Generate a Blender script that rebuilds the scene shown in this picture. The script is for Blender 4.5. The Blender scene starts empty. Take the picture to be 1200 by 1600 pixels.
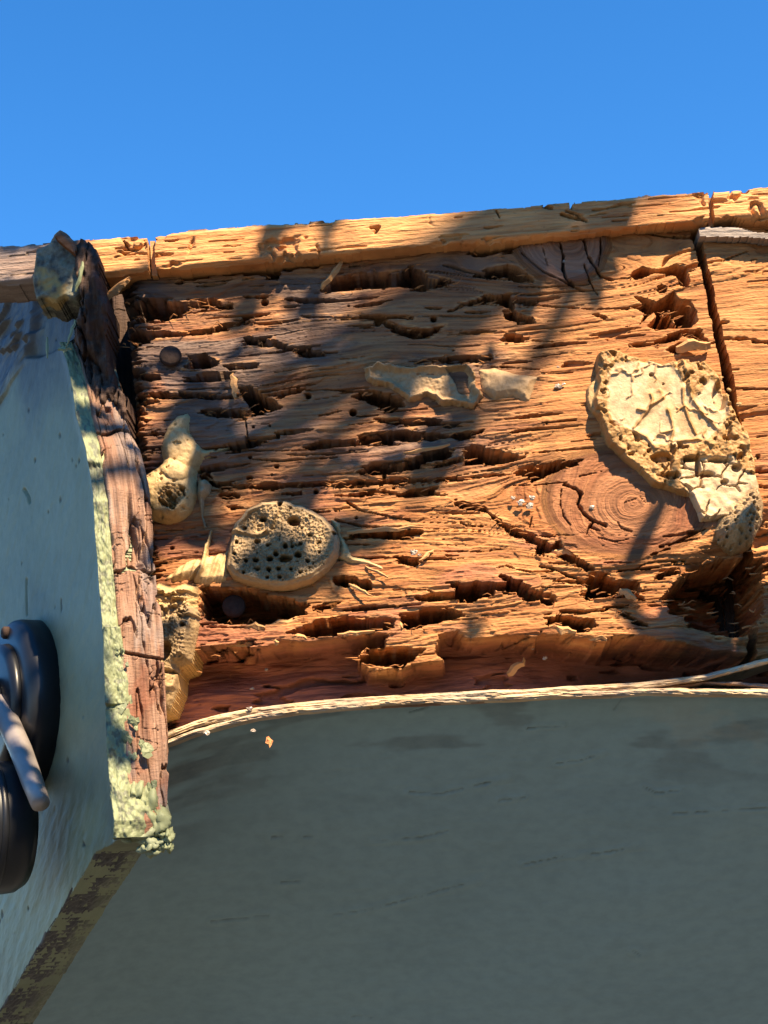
import bpy, math, random
import numpy as np
from mathutils import Vector

# ------------------------------------------------------------------ camera, sky, sun, exposure
scene = bpy.context.scene
COL = scene.collection
PITCH, ROLL, DIST, FPX = math.radians(16.5), math.radians(4.5), 0.70, 2400.0   # lens of 54 mm on a 36 mm tall frame
F = np.array([0, math.cos(PITCH), math.sin(PITCH)])
R0 = np.array([1.0, 0, 0]); U0 = np.array([0, -math.sin(PITCH), math.cos(PITCH)])
RT = math.cos(ROLL) * R0 - math.sin(ROLL) * U0
UP = math.sin(ROLL) * R0 + math.cos(ROLL) * U0
CAM = -DIST * F
cam_data = bpy.data.cameras.new("camera")
cam_data.sensor_fit = 'VERTICAL'; cam_data.sensor_height = 36.0; cam_data.lens = FPX / 1600 * 36.0
cam_data.clip_start = 0.02; cam_data.clip_end = 2000
cam = bpy.data.objects.new("camera", cam_data); COL.objects.link(cam)
m = np.eye(4); m[:3, 0] = RT; m[:3, 1] = UP; m[:3, 2] = -F; m[:3, 3] = CAM
from mathutils import Matrix
cam.matrix_world = Matrix(m.tolist())
scene.camera = cam

SUN = np.array([0.38, -0.54, 0.75]); SUN /= np.linalg.norm(SUN)
world = bpy.data.worlds.new("World"); scene.world = world; world.use_nodes = True
wn = world.node_tree; bg = wn.nodes["Background"]
sky = wn.nodes.new("ShaderNodeTexSky"); sky.sky_type = 'NISHITA'; sky.sun_disc = False
sky.sun_elevation = math.asin(SUN[2]); sky.sun_rotation = math.atan2(SUN[0], SUN[1])
sky.altitude = 1500; sky.air_density = 1.0; sky.dust_density = 0.0; sky.ozone_density = 4.0
hs = wn.nodes.new("ShaderNodeHueSaturation"); hs.inputs['Saturation'].default_value = 1.27
wn.links.new(sky.outputs[0], hs.inputs['Color']); wn.links.new(hs.outputs[0], bg.inputs[0])
bg.inputs[1].default_value = 0.09
sl = bpy.data.lights.new("sun", 'SUN'); sl.energy = 5.0; sl.angle = math.radians(0.53); sl.color = (1.0, 0.80, 0.54)
so = bpy.data.objects.new("sun", sl); COL.objects.link(so)
so.rotation_euler = Vector((-SUN).tolist()).to_track_quat('-Z', 'Y').to_euler(); so.location = (3, -4, 6)
vs = scene.view_settings
vs.view_transform = 'Standard'; vs.look = 'None'; vs.gamma = 1.0; vs.use_curve_mapping = False; vs.exposure = 1.75
scene.render.engine = 'CYCLES'
scene.cycles.max_bounces = 5; scene.cycles.diffuse_bounces = 2

# ------------------------------------------------------------------ numeric helpers
rng = np.random.default_rng(7)
MM = 0.001
def proj(P):
    """world points -> photograph pixels (used only to look features up at their place on the wood)"""
    d = P - CAM
    z = d @ F
    return 600 + FPX * (d @ RT) / z, 800 - FPX * (d @ UP) / z
def ray(px, py):
    return F + RT * ((px - 600) / FPX) + UP * ((800 - py) / FPX)
class Plane:
    def __init__(s, O, E1, E2):
        s.O = np.array(O, float); s.E1 = np.array(E1, float); s.E2 = np.array(E2, float)
        s.E1 /= np.linalg.norm(s.E1); s.E2 -= s.E1 * (s.E2 @ s.E1); s.E2 /= np.linalg.norm(s.E2)
        s.N = np.cross(s.E1, s.E2)
    def uv(s, px, py):
        d = ray(px, py); t = ((s.O - CAM) @ s.N) / (d @ s.N)
        p = CAM + t * d - s.O
        return p @ s.E1, p @ s.E2
    def pt(s, px, py, h=0.0):
        u, v = s.uv(px, py); return s.O + u * s.E1 + v * s.E2 + h * s.N
def front(y):                      # plane parallel to the beam face, y metres behind it
    return Plane((0, y, 0), (1, 0, 0), (0, 0, 1))
BP = front(0.0)

_T = np.random.default_rng(11).random((512, 512))
def vnoise(x, y, seed=0):
    x = x + seed * 37.17; y = y + seed * 91.73
    xi = np.floor(x).astype(int); yi = np.floor(y).astype(int)
    fx = x - xi; fy = y - yi
    fx = fx * fx * (3 - 2 * fx); fy = fy * fy * (3 - 2 * fy)
    a = _T[yi & 511, xi & 511]; b = _T[yi & 511, (xi + 1) & 511]
    c = _T[(yi + 1) & 511, xi & 511]; d = _T[(yi + 1) & 511, (xi + 1) & 511]
    return (a * (1 - fx) + b * fx) * (1 - fy) + (c * (1 - fx) + d * fx) * fy
def fbm(x, y, seed=0, o=4, g=0.5):
    s = 0; a = 1; t = 0
    for i in range(o):
        s = s + a * vnoise(x * 2 ** i, y * 2 ** i, seed + i * 3); t += a; a *= g
    return s / t
def sst(a, b, x):
    t = np.clip((x - a) / (b - a), 0, 1); return t * t * (3 - 2 * t)
def cells(x, y, seed=0):
    """distance to nearest and second nearest cell point"""
    xi = np.floor(x).astype(int); yi = np.floor(y).astype(int)
    d1 = np.full(x.shape, 9.0); d2 = np.full(x.shape, 9.0)
    for i in (-1, 0, 1):
        for j in (-1, 0, 1):
            cx = xi + i; cy = yi + j
            qx = cx + _T[(cy * 7 + seed) & 511, (cx * 3 + seed * 5) & 511]
            qy = cy + _T[(cx * 5 + seed * 3) & 511, (cy * 11 + seed) & 511]
            d = np.hypot(x - qx, y - qy)
            d2 = np.minimum(d2, np.maximum(d, d1)); d1 = np.minimum(d1, d)
    return d1, d2
def sdf(poly, x, y):
    """signed distance to a polygon, positive inside"""
    P = np.array(poly, float); best = np.full(x.shape, 1e9); ins = np.zeros(x.shape, bool)
    for k in range(len(P)):
        ax, ay = P[k]; bx, by = P[(k + 1) % len(P)]
        ex, ey = bx - ax, by - ay
        t = np.clip(((x - ax) * ex + (y - ay) * ey) / (ex * ex + ey * ey + 1e-9), 0, 1)
        best = np.minimum(best, (x - ax - t * ex) ** 2 + (y - ay - t * ey) ** 2)
        c = (ay > y) != (by > y)
        if by != ay: ins ^= c & (x < ex * (y - ay) / (by - ay) + ax)
    return np.where(ins, 1, -1) * np.sqrt(best)
def sdl(line, x, y):
    P = np.array(line, float); best = np.full(x.shape, 1e9)
    for k in range(len(P) - 1):
        ax, ay = P[k]; bx, by = P[k + 1]; ex, ey = bx - ax, by - ay
        t = np.clip(((x - ax) * ex + (y - ay) * ey) / (ex * ex + ey * ey + 1e-9), 0, 1)
        best = np.minimum(best, (x - ax - t * ex) ** 2 + (y - ay - t * ey) ** 2)
    return np.sqrt(best)
def local(fn, shape_pts, x, y, margin, default):
    P = np.array(shape_pts, float)
    sel = (x > P[:, 0].min() - margin) & (x < P[:, 0].max() + margin) & (y > P[:, 1].min() - margin) & (y < P[:, 1].max() + margin)
    out = np.full(x.shape, default, float)
    if sel.any(): out[sel] = fn(shape_pts, x[sel], y[sel])
    return out
# survey frames: sketches were taken on enlargements; (x0, y0, enlargement)
ZF = dict(A=(0, 280, 3), B=(380, 280, 2.857), C=(780, 270, 2.857), D=(0, 600, 3), E=(200, 600, 2.727),
          G=(520, 650, 2.727), H=(800, 520, 3), I=(800, 800, 3), J=(200, 850, 3), P=(0, 0, 1))
def Z(k, *pts):
    x0, y0, s = ZF[k]; return [(x0 + a / s, y0 + b / s) for a, b in pts]

# ------------------------------------------------------------------ scene helpers
def tag(o, label=None, cat=None, group=None, kind=None):
    if label: o["label"] = label
    if cat: o["category"] = cat; o["kind"] = "thing"
    if group: o["group"] = group
    if kind: o["kind"] = kind
    return o
def empty(name, loc=(0, 0, 0)):
    o = bpy.data.objects.new(name, None); o.location = loc; o.empty_display_size = 0.02; COL.objects.link(o); return o
def link(name, me, mat, parent=None):
    o = bpy.data.objects.new(name, me); COL.objects.link(o)
    if mat is not None: me.materials.append(mat)
    if parent is not None:
        o.parent = parent; o.matrix_parent_inverse = Matrix.Translation(-Vector(parent.location))
    return o
def np_mesh(name, V, Q, attrs=None, smooth=None):
    me = bpy.data.meshes.new(name)
    V = np.asarray(V, np.float32); Q = np.asarray(Q, np.int32)
    me.vertices.add(len(V)); me.vertices.foreach_set("co", V.ravel())
    n = Q.shape[1]
    me.loops.add(Q.size); me.loops.foreach_set("vertex_index", Q.ravel())
    me.polygons.add(len(Q)); me.polygons.foreach_set("loop_start", np.arange(0, Q.size, n, dtype=np.int32))
    if smooth is None: smooth = np.ones(len(Q), bool)
    me.polygons.foreach_set("use_smooth", smooth)
    for k, (ty, arr) in (attrs or {}).items():
        a = me.attributes.new(k, ty, 'POINT')
        arr = np.asarray(arr, np.float32)
        a.data.foreach_set("color" if ty == 'FLOAT_COLOR' else "vector" if ty == 'FLOAT_VECTOR' else "value", arr.ravel())
    me.update(calc_edges=True); me.validate()
    return me
def mesh(name, V, Fc, mat, parent=None, smooth=False):
    me = bpy.data.meshes.new(name); me.from_pydata([tuple(map(float, v)) for v in V], [], Fc); me.update()
    if smooth: me.polygons.foreach_set("use_smooth", [True] * len(me.polygons))
    return link(name, me, mat, parent)

def relief(name, plane, outline, hfun, step, back, mat, parent=None, splits=(), rag=0.0, ragseed=1):
    """A solid of real relief: a fine grid on `plane` cut to `outline`, raised by hfun along the plane's normal,
    with side walls down to `back` (metres along the normal).  hfun(px,py,u,v) -> height, masks(N,4), grain coords(N,3).
    splits: [(name, outline, material)] pieces of the surface that are parts of their own."""
    uv = np.array([plane.uv(*p) for p in outline])
    u0, v0 = uv.min(0) - step; u1, v1 = uv.max(0) + step
    nu = int((u1 - u0) / step) + 2; nv = int((v1 - v0) / step) + 2
    U, Vv = np.meshgrid(u0 + np.arange(nu) * step, v0 + np.arange(nv) * step)
    U = U.ravel(); Vv = Vv.ravel()
    pu, pv = U, Vv
    P = plane.O + U[:, None] * plane.E1 + Vv[:, None] * plane.E2
    px, py = proj(P)
    d = sdf(outline, px, py)
    if rag: d = d + rag * (fbm(px * 0.06, py * 0.06, ragseed) - 0.5) * 2
    keep = d > 0
    idx = np.arange(nu * nv).reshape(nv, nu)
    Q = np.stack([idx[:-1, :-1], idx[:-1, 1:], idx[1:, 1:], idx[1:, :-1]], -1).reshape(-1, 4)
    Q = Q[keep[Q].all(1)]
    used = np.unique(Q); remap = np.full(nu * nv, -1); remap[used] = np.arange(len(used)); Q = remap[Q]
    P = P[used]; px = px[used]; py = py[used]
    h, mk, gc = hfun(px, py, U[used], Vv[used])
    V = P + h[:, None] * plane.N
    # side walls
    E = np.concatenate([Q[:, [0, 1]], Q[:, [1, 2]], Q[:, [2, 3]], Q[:, [3, 0]]])
    key = np.minimum(E[:, 0], E[:, 1]).astype(np.int64) * len(P) + np.maximum(E[:, 0], E[:, 1])
    _, inv, cnt = np.unique(key, return_inverse=True, return_counts=True)
    B = E[cnt[inv] == 1]
    bv = np.unique(B); nb = len(bv); bm = np.full(len(P), -1); bm[bv] = np.arange(nb)
    top = V[bv]; low = P[bv] + back * plane.N
    nl = 4
    rings = [top * (1 - k / nl) + low * (k / nl) + (0 if k in (0, nl) else 1) * 0.0 for k in range(nl + 1)]
    base = len(V)
    WV = np.concatenate(rings); SQ = []
    for k in range(nl):
        a = base + k * nb + bm[B[:, 0]]; b = base + k * nb + bm[B[:, 1]]
        SQ.append(np.stack([b, a, a + nb, b + nb], -1))
    SQ = np.concatenate(SQ)
    allV = np.concatenate([V, WV]); mk = np.concatenate([mk] + [mk[bv]] * (nl + 1)); gcs = [gc]
    for k in range(nl + 1): g = gc[bv].copy(); g[:, 2] += k * 0.01; gcs.append(g)
    gc = np.concatenate(gcs)
    lab = np.zeros(len(Q), int)
    cx = px[Q].mean(1); cy = py[Q].mean(1)
    for i, s in enumerate(splits):
        sd = local(sdf, s[1], cx, cy, 5, -99) + (fbm(cx * 0.08, cy * 0.08, 5 + i) - .5) * (s[3] if len(s) > 3 else 6)
        lab[(sd > 0) & (lab == 0)] = i + 1
    objs = []
    for i in range(len(splits) + 1):
        q = Q[lab == i]
        sm = np.ones(len(q), bool)
        if i == 0:
            q = np.concatenate([q, SQ]); sm = np.concatenate([sm, np.zeros(len(SQ), bool)])
        if len(q) == 0: continue
        us = np.unique(q); rm = np.full(len(allV), -1); rm[us] = np.arange(len(us))
        nm = name if i == 0 else splits[i - 1][0]
        me = np_mesh(nm, allV[us], rm[q], dict(mask=('FLOAT_COLOR', mk[us]), gco=('FLOAT_VECTOR', gc[us])), sm)
        objs.append(link(nm, me, mat if i == 0 else splits[i - 1][2], parent))
    return objs

def tube(pts, radii, n=8, cap=True):
    """tapered tube through points -> V, F"""
    P = [np.array(p, float) for p in pts]; V = []; Fc = []
    for i, p in enumerate(P):
        t = P[min(i + 1, len(P) - 1)] - P[max(i - 1, 0)]; t /= np.linalg.norm(t) + 1e-12
        a = np.cross(t, (0, 0, 1.0)) if abs(t[2]) < 0.9 else np.cross(t, (1.0, 0, 0)); a /= np.linalg.norm(a); b = np.cross(t, a)
        for k in range(n):
            w = 2 * math.pi * k / n; V.append(p + radii[i] * (math.cos(w) * a + math.sin(w) * b))
    for i in range(len(P) - 1):
        for k in range(n):
            Fc.append((i * n + k, i * n + (k + 1) % n, (i + 1) * n + (k + 1) % n, (i + 1) * n + k))
    if cap: Fc.append(tuple(range(n))[::-1]); Fc.append(tuple(range((len(P) - 1) * n, len(P) * n)))
    return V, Fc
def lathe(profile, axis, origin, n=40):
    """profile: [(radius, height along axis)]"""
    ax = np.array(axis, float); ax /= np.linalg.norm(ax)
    a = np.cross(ax, (0, 0, 1.0)); a /= np.linalg.norm(a); b = np.cross(ax, a); V = []; Fc = []
    for r, h in profile:
        for k in range(n):
            w = 2 * math.pi * k / n; V.append(np.array(origin) + ax * h + r * (math.cos(w) * a + math.sin(w) * b))
    for i in range(len(profile) - 1):
        for k in range(n):
            Fc.append((i * n + k, i * n + (k + 1) % n, (i + 1) * n + (k + 1) % n, (i + 1) * n + k))
    Fc.append(tuple(range(n))[::-1]); Fc.append(tuple(range((len(profile) - 1) * n, len(profile) * n)))
    return V, Fc
def shard(name, p0, p1, w, t, mat, parent, plane=BP, lift0=0.001, lift1=0.004, seed=0):
    """a torn splinter between two places on the wood, tapering, with a ragged outline"""
    r = random.Random(seed); a = plane.pt(*p0, lift0); b = plane.pt(*p1, lift1)
    L = b - a; n = plane.N; s = np.cross(n, L); s /= np.linalg.norm(s); V = []; Fc = []; K = 7
    for i in range(K):
        f = i / (K - 1); ww = w * (0.35 + 0.65 * math.sin(math.pi * min(1, f * 0.85 + .1))) * r.uniform(.7, 1.15)
        c = a + L * f + s * w * r.uniform(-.25, .25) + n * t * math.sin(math.pi * f) * .6
        V += [c + s * ww / 2, c + s * ww * .1 + n * t * .6, c - s * ww / 2, c - n * t * .5]
    for i in range(K - 1):
        for k in range(4): Fc.append((i * 4 + k, i * 4 + (k + 1) % 4, i * 4 + 4 + (k + 1) % 4, i * 4 + 4 + k))
    Fc += [(3, 2, 1, 0), tuple(4 * (K - 1) + k for k in range(4))]
    return mesh(name, V, Fc, mat, parent)

# ------------------------------------------------------------------ materials
def newmat(name):
    mt = bpy.data.materials.new(name); mt.use_nodes = True
    nt = mt.node_tree; b = nt.nodes["Principled BSDF"]
    return mt, nt, b
def N(nt, ty, **kw):
    n = nt.nodes.new(ty)
    for k, v in kw.items():
        if k in n.inputs: n.inputs[k].default_value = v
        else: setattr(n, k, v)
    return n
def ramp(nt, fac, stops):
    r = nt.nodes.new("ShaderNodeValToRGB"); e = r.color_ramp.elements
    while len(e) < len(stops): e.new(0.5)
    for el, (p, c) in zip(e, stops): el.position = p; el.color = (*c, 1)
    nt.links.new(fac, r.inputs[0]); return r.outputs[0]
def mix(nt, fac, a, b, bt='MIX'):
    x = nt.nodes.new("ShaderNodeMix"); x.data_type = 'RGBA'; x.blend_type = bt
    for s, v in ((x.inputs[0], fac), (x.inputs[6], a), (x.inputs[7], b)):
        if isinstance(v, bpy.types.NodeSocket): nt.links.new(v, s)
        elif isinstance(v, (int, float)): s.default_value = v
        else: s.default_value = (*v, 1)
    return x.outputs[2]
def math_(nt, op, a, b=0.5):
    x = nt.nodes.new("ShaderNodeMath"); x.operation = op
    for s, v in ((x.inputs[0], a), (x.inputs[1], b)):
        if isinstance(v, bpy.types.NodeSocket): nt.links.new(v, s)
        else: s.default_value = v
    return x.outputs[0]
def coords(nt, attr=None, scale=(1, 1, 1), rot=(0, 0, 0)):
    if attr: a = nt.nodes.new("ShaderNodeAttribute"); a.attribute_name = attr; out = a.outputs['Vector']
    else: out = nt.nodes.new("ShaderNodeTexCoord").outputs['Object']
    mp = nt.nodes.new("ShaderNodeMapping"); mp.inputs['Scale'].default_value = scale; mp.inputs['Rotation'].default_value = rot
    nt.links.new(out, mp.inputs[0]); return mp.outputs[0]
def noise(nt, vec, scale, detail=4, rough=0.55, out=0):
    n = nt.nodes.new("ShaderNodeTexNoise"); n.inputs['Scale'].default_value = scale
    n.inputs['Detail'].default_value = detail; n.inputs['Roughness'].default_value = rough
    nt.links.new(vec, n.inputs['Vector']); return n.outputs[out]
def bump(nt, b, height, strength, dist):
    n = nt.nodes.new("ShaderNodeBump"); n.inputs['Strength'].default_value = strength; n.inputs['Distance'].default_value = dist
    nt.links.new(height, n.inputs['Height']); nt.links.new(n.outputs[0], b.inputs['Normal'])

def wood_mat(name, light, mid, dark, knot=(0.17, 0.075, 0.035), grey=(0.15, 0.13, 0.12), red=(0.12, 0.042, 0.022), grain=1.0):
    mt, nt, b = newmat(name)
    c1 = coords(nt, 'gco', (14, 330, 60)); c2 = coords(nt, 'gco', (40, 760, 200)); c3 = coords(nt, 'gco', (30, 70, 60))
    g1 = noise(nt, c1, 1.0, 5, 0.6); g2 = noise(nt, c2, 1.0, 3, 0.6); bl = noise(nt, c3, 1.0, 4, 0.6)
    col = ramp(nt, g1, [(0.28, dark), (0.46, mid), (0.68, light)])
    col = mix(nt, math_(nt, 'MULTIPLY', ramp_f(nt, bl, 0.42, 0.7), 0.6), col, (mid[0] * .78, mid[1] * .58, mid[2] * .5))
    bl2 = noise(nt, coords(nt, 'gco', (16, 42, 30)), 1.0, 3, 0.55)
    col = mix(nt, math_(nt, 'MULTIPLY', ramp_f(nt, bl2, 0.5, 0.72), 0.55), col, light)
    fine = ramp(nt, g2, [(0.30, (0.55, 0.5, 0.47)), (0.5, (1, 1, 1)), (0.8, (1.12, 1.1, 1.05))])
    col = mix(nt, 0.9 * grain, col, fine, 'MULTIPLY')
    dirt = noise(nt, coords(nt, 'gco', (260, 520, 200)), 1.0, 3, .7)
    col = mix(nt, math_(nt, 'MULTIPLY', ramp_f(nt, dirt, .60, .72), .5), col, tuple(c * .35 for c in dark))
    at = nt.nodes.new("ShaderNodeAttribute"); at.attribute_name = 'mask'
    sp = nt.nodes.new("ShaderNodeSeparateColor"); nt.links.new(at.outputs['Color'], sp.inputs[0])
    kc = mix(nt, ramp_f(nt, g1, 0.35, 0.65), knot, tuple(min(1, c * 2.2) for c in knot))
    rc = mix(nt, ramp_f(nt, bl, 0.35, 0.7), red, tuple(min(1, c * 2.0) for c in red))
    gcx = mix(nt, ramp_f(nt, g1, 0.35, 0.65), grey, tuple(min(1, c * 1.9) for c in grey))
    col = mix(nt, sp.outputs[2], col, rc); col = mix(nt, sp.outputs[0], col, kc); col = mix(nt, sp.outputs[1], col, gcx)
    inv = math_(nt, 'SUBTRACT', 1.0, at.outputs['Alpha'])
    col = mix(nt, inv, col, tuple(min(1, c * 1.12) for c in light))            # alpha: fresh, paler breaks along torn edges
    stn = noise(nt, coords(nt, 'gco', (22, 30, 30)), 1.0, 5, .65)
    col = mix(nt, math_(nt, 'MULTIPLY', ramp_f(nt, stn, .56, .68), .5), col, (dark[0] * .45, dark[1] * .5, dark[2] * .6))   # damp stains
    nt.links.new(col, b.inputs['Base Color']); b.inputs['Roughness'].default_value = 0.78
    b.inputs['Specular IOR Level'].default_value = 0.25
    hh = math_(nt, 'ADD', math_(nt, 'MULTIPLY', g2, 0.6), math_(nt, 'MULTIPLY', noise(nt, coords(nt, None, (350, 350, 1100)), 1.0, 4, .65), 0.4))
    bump(nt, b, hh, 0.9, 0.0016)
    return mt
def ramp_f(nt, fac, a, b):
    m_ = nt.nodes.new("ShaderNodeMapRange"); m_.interpolation_type = 'SMOOTHSTEP'
    m_.inputs[1].default_value = a; m_.inputs[2].default_value = b
    nt.links.new(fac, m_.inputs[0]); return m_.outputs[0]

M = {}
M['wood'] = wood_mat('rotten_wood', (0.50, 0.245, 0.093), (0.355, 0.148, 0.05), (0.15, 0.058, 0.025), grey=(.055, .048, .046), red=(.17, .064, .042))
M['knot'] = wood_mat('knot_wood', (0.36, 0.16, 0.07), (0.27, 0.11, 0.047), (0.15, 0.06, 0.028))
M['deck'] = wood_mat('deck_wood', (0.68, 0.355, 0.145), (0.56, 0.265, 0.098), (0.33, 0.145, 0.055), grain=.8)
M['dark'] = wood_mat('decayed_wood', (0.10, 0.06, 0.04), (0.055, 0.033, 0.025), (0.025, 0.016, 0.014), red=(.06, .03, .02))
M['barky'] = wood_mat('split_wood', (0.35, 0.22, 0.15), (0.23, 0.13, 0.085), (0.085, 0.045, 0.03))
M['splinter'] = wood_mat('splinter_wood', (0.56, 0.34, 0.16), (0.44, 0.24, 0.10), (0.26, 0.13, 0.055))

def foam_mat(name, light, dark, skin, pore=420):
    mt, nt, b = newmat(name)
    o = coords(nt, None); n1 = noise(nt, o, 70, 4, .6); n2 = noise(nt, o, pore, 3, .65)
    at = nt.nodes.new("ShaderNodeAttribute"); at.attribute_name = 'mask'
    sp = nt.nodes.new("ShaderNodeSeparateColor"); nt.links.new(at.outputs['Color'], sp.inputs[0])
    col = ramp(nt, n1, [(0.3, dark), (0.62, light)])
    col = mix(nt, sp.outputs[0], col, skin)                     # r: smooth skin
    col = mix(nt, sp.outputs[1], col, (0.34, 0.18, 0.06))      # g: orange crust where the foam has burnt in the sun
    col = mix(nt, 0.5, col, ramp(nt, n2, [(0.3, (0.5, 0.45, 0.4)), (0.55, (1, 1, 1))]), 'MULTIPLY')
    nt.links.new(col, b.inputs['Base Color']); b.inputs['Roughness'].default_value = 0.6
    b.inputs['Specular IOR Level'].default_value = 0.3
    b.inputs['Subsurface Weight'].default_value = 0.0; b.inputs['Subsurface Scale'].default_value = 0.003
    b.inputs['Subsurface Radius'].default_value = (1, .6, .3)
    bump(nt, b, n2, 0.45, 0.0012)
    return mt
M['foam'] = foam_mat('yellow_foam', (0.52, 0.34, 0.15), (0.38, 0.235, 0.095), (0.50, 0.345, 0.165))
M['foam_skin'] = foam_mat('foam_skin', (0.51, 0.365, 0.215), (0.38, 0.26, 0.14), (0.50, 0.355, 0.205), 330)
M['foam_crust'] = foam_mat('foam_crust', (0.40, 0.235, 0.09), (0.24, 0.125, 0.045), (0.38, 0.25, 0.11))
M['foam_grey'] = foam_mat('weathered_foam', (0.36, 0.245, 0.125), (0.22, 0.145, 0.075), (0.36, 0.25, 0.135))
M['film'] = foam_mat('foam_film', (0.42, 0.265, 0.13), (0.27, 0.165, 0.08), (0.38, 0.245, 0.125), 300)

def paint_mat(name, base, worn, rough=0.5, gco=False, fine=1.0):
    mt, nt, b = newmat(name)
    o = coords(nt, 'gco' if gco else None)
    n1 = noise(nt, o, 9, 5, .6); n2 = noise(nt, o, 120, 4, .6); n3 = noise(nt, coords(nt, 'gco' if gco else None, (40, 420, 200)), 1, 4, .6)
    col = mix(nt, math_(nt, 'MULTIPLY', ramp_f(nt, n1, .42, .72), .6), base, worn)
    col = mix(nt, .35, col, ramp(nt, n2, [(0.3, (.72, .72, .72)), (.6, (1.08, 1.08, 1.08))]), 'MULTIPLY')
    at = nt.nodes.new("ShaderNodeAttribute"); at.attribute_name = 'mask'
    sp = nt.nodes.new("ShaderNodeSeparateColor"); nt.links.new(at.outputs['Color'], sp.inputs[0])
    weath = ramp(nt, n3, [(.3, (.022, .02, .022)), (.5, (.075, .07, .066)), (.72, (.20, .19, .17))])
    col = mix(nt, sp.outputs[1], col, weath)                                             # g: paint gone, grey wood
    col = mix(nt, sp.outputs[0], col, ramp(nt, n2, [(.3, (.022, .022, .03)), (.6, (.07, .065, .06))]))   # r: mould and moss stains, shade painted high on the fascia
    col = mix(nt, sp.outputs[2], col, (.36, .33, .25))                                   # b: pale scuffs
    nt.links.new(col, b.inputs['Base Color']); b.inputs['Roughness'].default_value = rough
    b.inputs['Specular IOR Level'].default_value = 0.3
    bump(nt, b, math_(nt, 'ADD', n2, math_(nt, 'MULTIPLY', n3, .5)), .35 * fine, .001)
    return mt
M['paint'] = paint_mat('grey_green_paint', (.195, .215, .13), (.135, .155, .10), .55, True)
M['soffit'] = paint_mat('soffit_paint', (.21, .315, .35), (.16, .25, .285), .6, True, .6)
M['crust'] = paint_mat('pale_green_paint', (.21, .23, .125), (.125, .148, .085), .6, True, 1.4)
M['ply'] = wood_mat('plywood_edge', (0.62, 0.48, 0.31), (0.48, 0.35, 0.21), (0.22, 0.14, 0.085))
M['plydark'] = wood_mat('plywood_core', (0.36, 0.21, 0.11), (0.24, 0.13, 0.07), (0.10, 0.05, 0.03))

def simple(name, col, rough=.5, metal=0.0, spec=.5, var=.25, scale=150, bmp=.2):
    mt, nt, b = newmat(name); o = coords(nt, None); n = noise(nt, o, scale, 4, .6)
    c = mix(nt, n, tuple(c * (1 - var) for c in col), tuple(min(1, c * (1 + var)) for c in col))
    nt.links.new(c, b.inputs['Base Color']); b.inputs['Roughness'].default_value = rough; b.inputs['Metallic'].default_value = metal
    b.inputs['Specular IOR Level'].default_value = spec
    if bmp: bump(nt, b, n, bmp, .0006)
    return mt
M['black'] = simple('black_enamel', (.010, .011, .014), .36, 0, .35, .3, 60, .05)
M['glass'] = simple('smoked_lens', (.02, .025, .03), .06, 0, .6, .1, 20, 0)
M['bezel'] = simple('worn_metal', (.30, .26, .24), .5, .5, .5, .35, 90, .1)
M['nail'] = simple('rusty_nail', (.045, .030, .025), .9, 0, .1, .5, 500, .6)
M['resin'] = simple('resin', (.30, .24, .19), .25, 0, .6, .35, 700, .5)
M['chip'] = simple('orange_chip', (.55, .22, .09), .7, 0, .3, .3, 300, .3)
M['leaf'] = simple('leaf', (.06, .11, .03), .45, 0, .4, .4, 30, 0)
M['bark'] = simple('bark', (.11, .08, .06), .85, 0, .2, .5, 60, .8)
M['ground'] = simple('ground', (.085, .085, .078), .9, 0, .2, .4, 3, .2)
mt, nt, b = newmat('lichen_wood')
o = coords(nt, None); n1 = noise(nt, o, 160, 5, .65); n2 = noise(nt, o, 60, 4, .6)
c = ramp(nt, n1, [(.3, (.025, .022, .02)), (.48, (.10, .095, .075)), (.7, (.26, .25, .18))])
c = mix(nt, math_(nt, 'MULTIPLY', ramp_f(nt, n2, .5, .62), .6), c, (.14, .19, .15)); c = mix(nt, ramp_f(nt, noise(nt, o, 45, 3), .6, .68), c, (.33, .22, .08))
nt.links.new(c, b.inputs['Base Color']); b.inputs['Roughness'].default_value = .9; bump(nt, b, n1, .8, .0015); M['lichen'] = mt

# ------------------------------------------------------------------ ground far below the eaves
g = mesh("ground", [(-300, -300, -2.7), (300, -300, -2.7), (300, 300, -2.7), (-300, 300, -2.7)], [(0, 1, 2, 3)], M['ground'])
tag(g, kind="structure")
# trees added out of view behind the camera to cut sky fill: one mass of foliage
wr = np.random.default_rng(3); QV = []; 
for cx, cy, cz, rx, rz in ((-1.0, -8.5, -.7, 2.2, 2.4), (2.6, -8.6, -.4, 2.4, 2.8), (6.2, -7.0, -.3, 2.4, 3.0), (8.4, -3.0, -.3, 2.2, 3.0)):
    n_ = 3200; d_ = wr.normal(size=(n_, 3)); d_ /= np.linalg.norm(d_, axis=1)[:, None]; r_ = wr.random(n_) ** .4
    c_ = np.array([cx, cy, cz]) + d_ * r_[:, None] * np.array([rx, rx, rz]); c_[:, 2] = np.maximum(c_[:, 2], -2.65)
    a_ = wr.normal(size=(n_, 3)); a_ /= np.linalg.norm(a_, axis=1)[:, None]; b_ = np.cross(a_, wr.normal(size=(n_, 3))); b_ /= np.linalg.norm(b_, axis=1)[:, None]
    L_ = wr.uniform(.10, .24, n_)[:, None]
    QV.append(np.stack([c_ - a_ * L_, c_ + b_ * L_ * .55, c_ + a_ * L_, c_ - b_ * L_ * .55], 1).reshape(-1, 3))
QV = np.concatenate(QV)
gt = link("sky_screen_trees", np_mesh("sky_screen_trees", QV, np.arange(len(QV)).reshape(-1, 4)), M['leaf']); tag(gt, "mass of green trees added out of view to screen the sky", "trees", kind="stuff")

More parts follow.
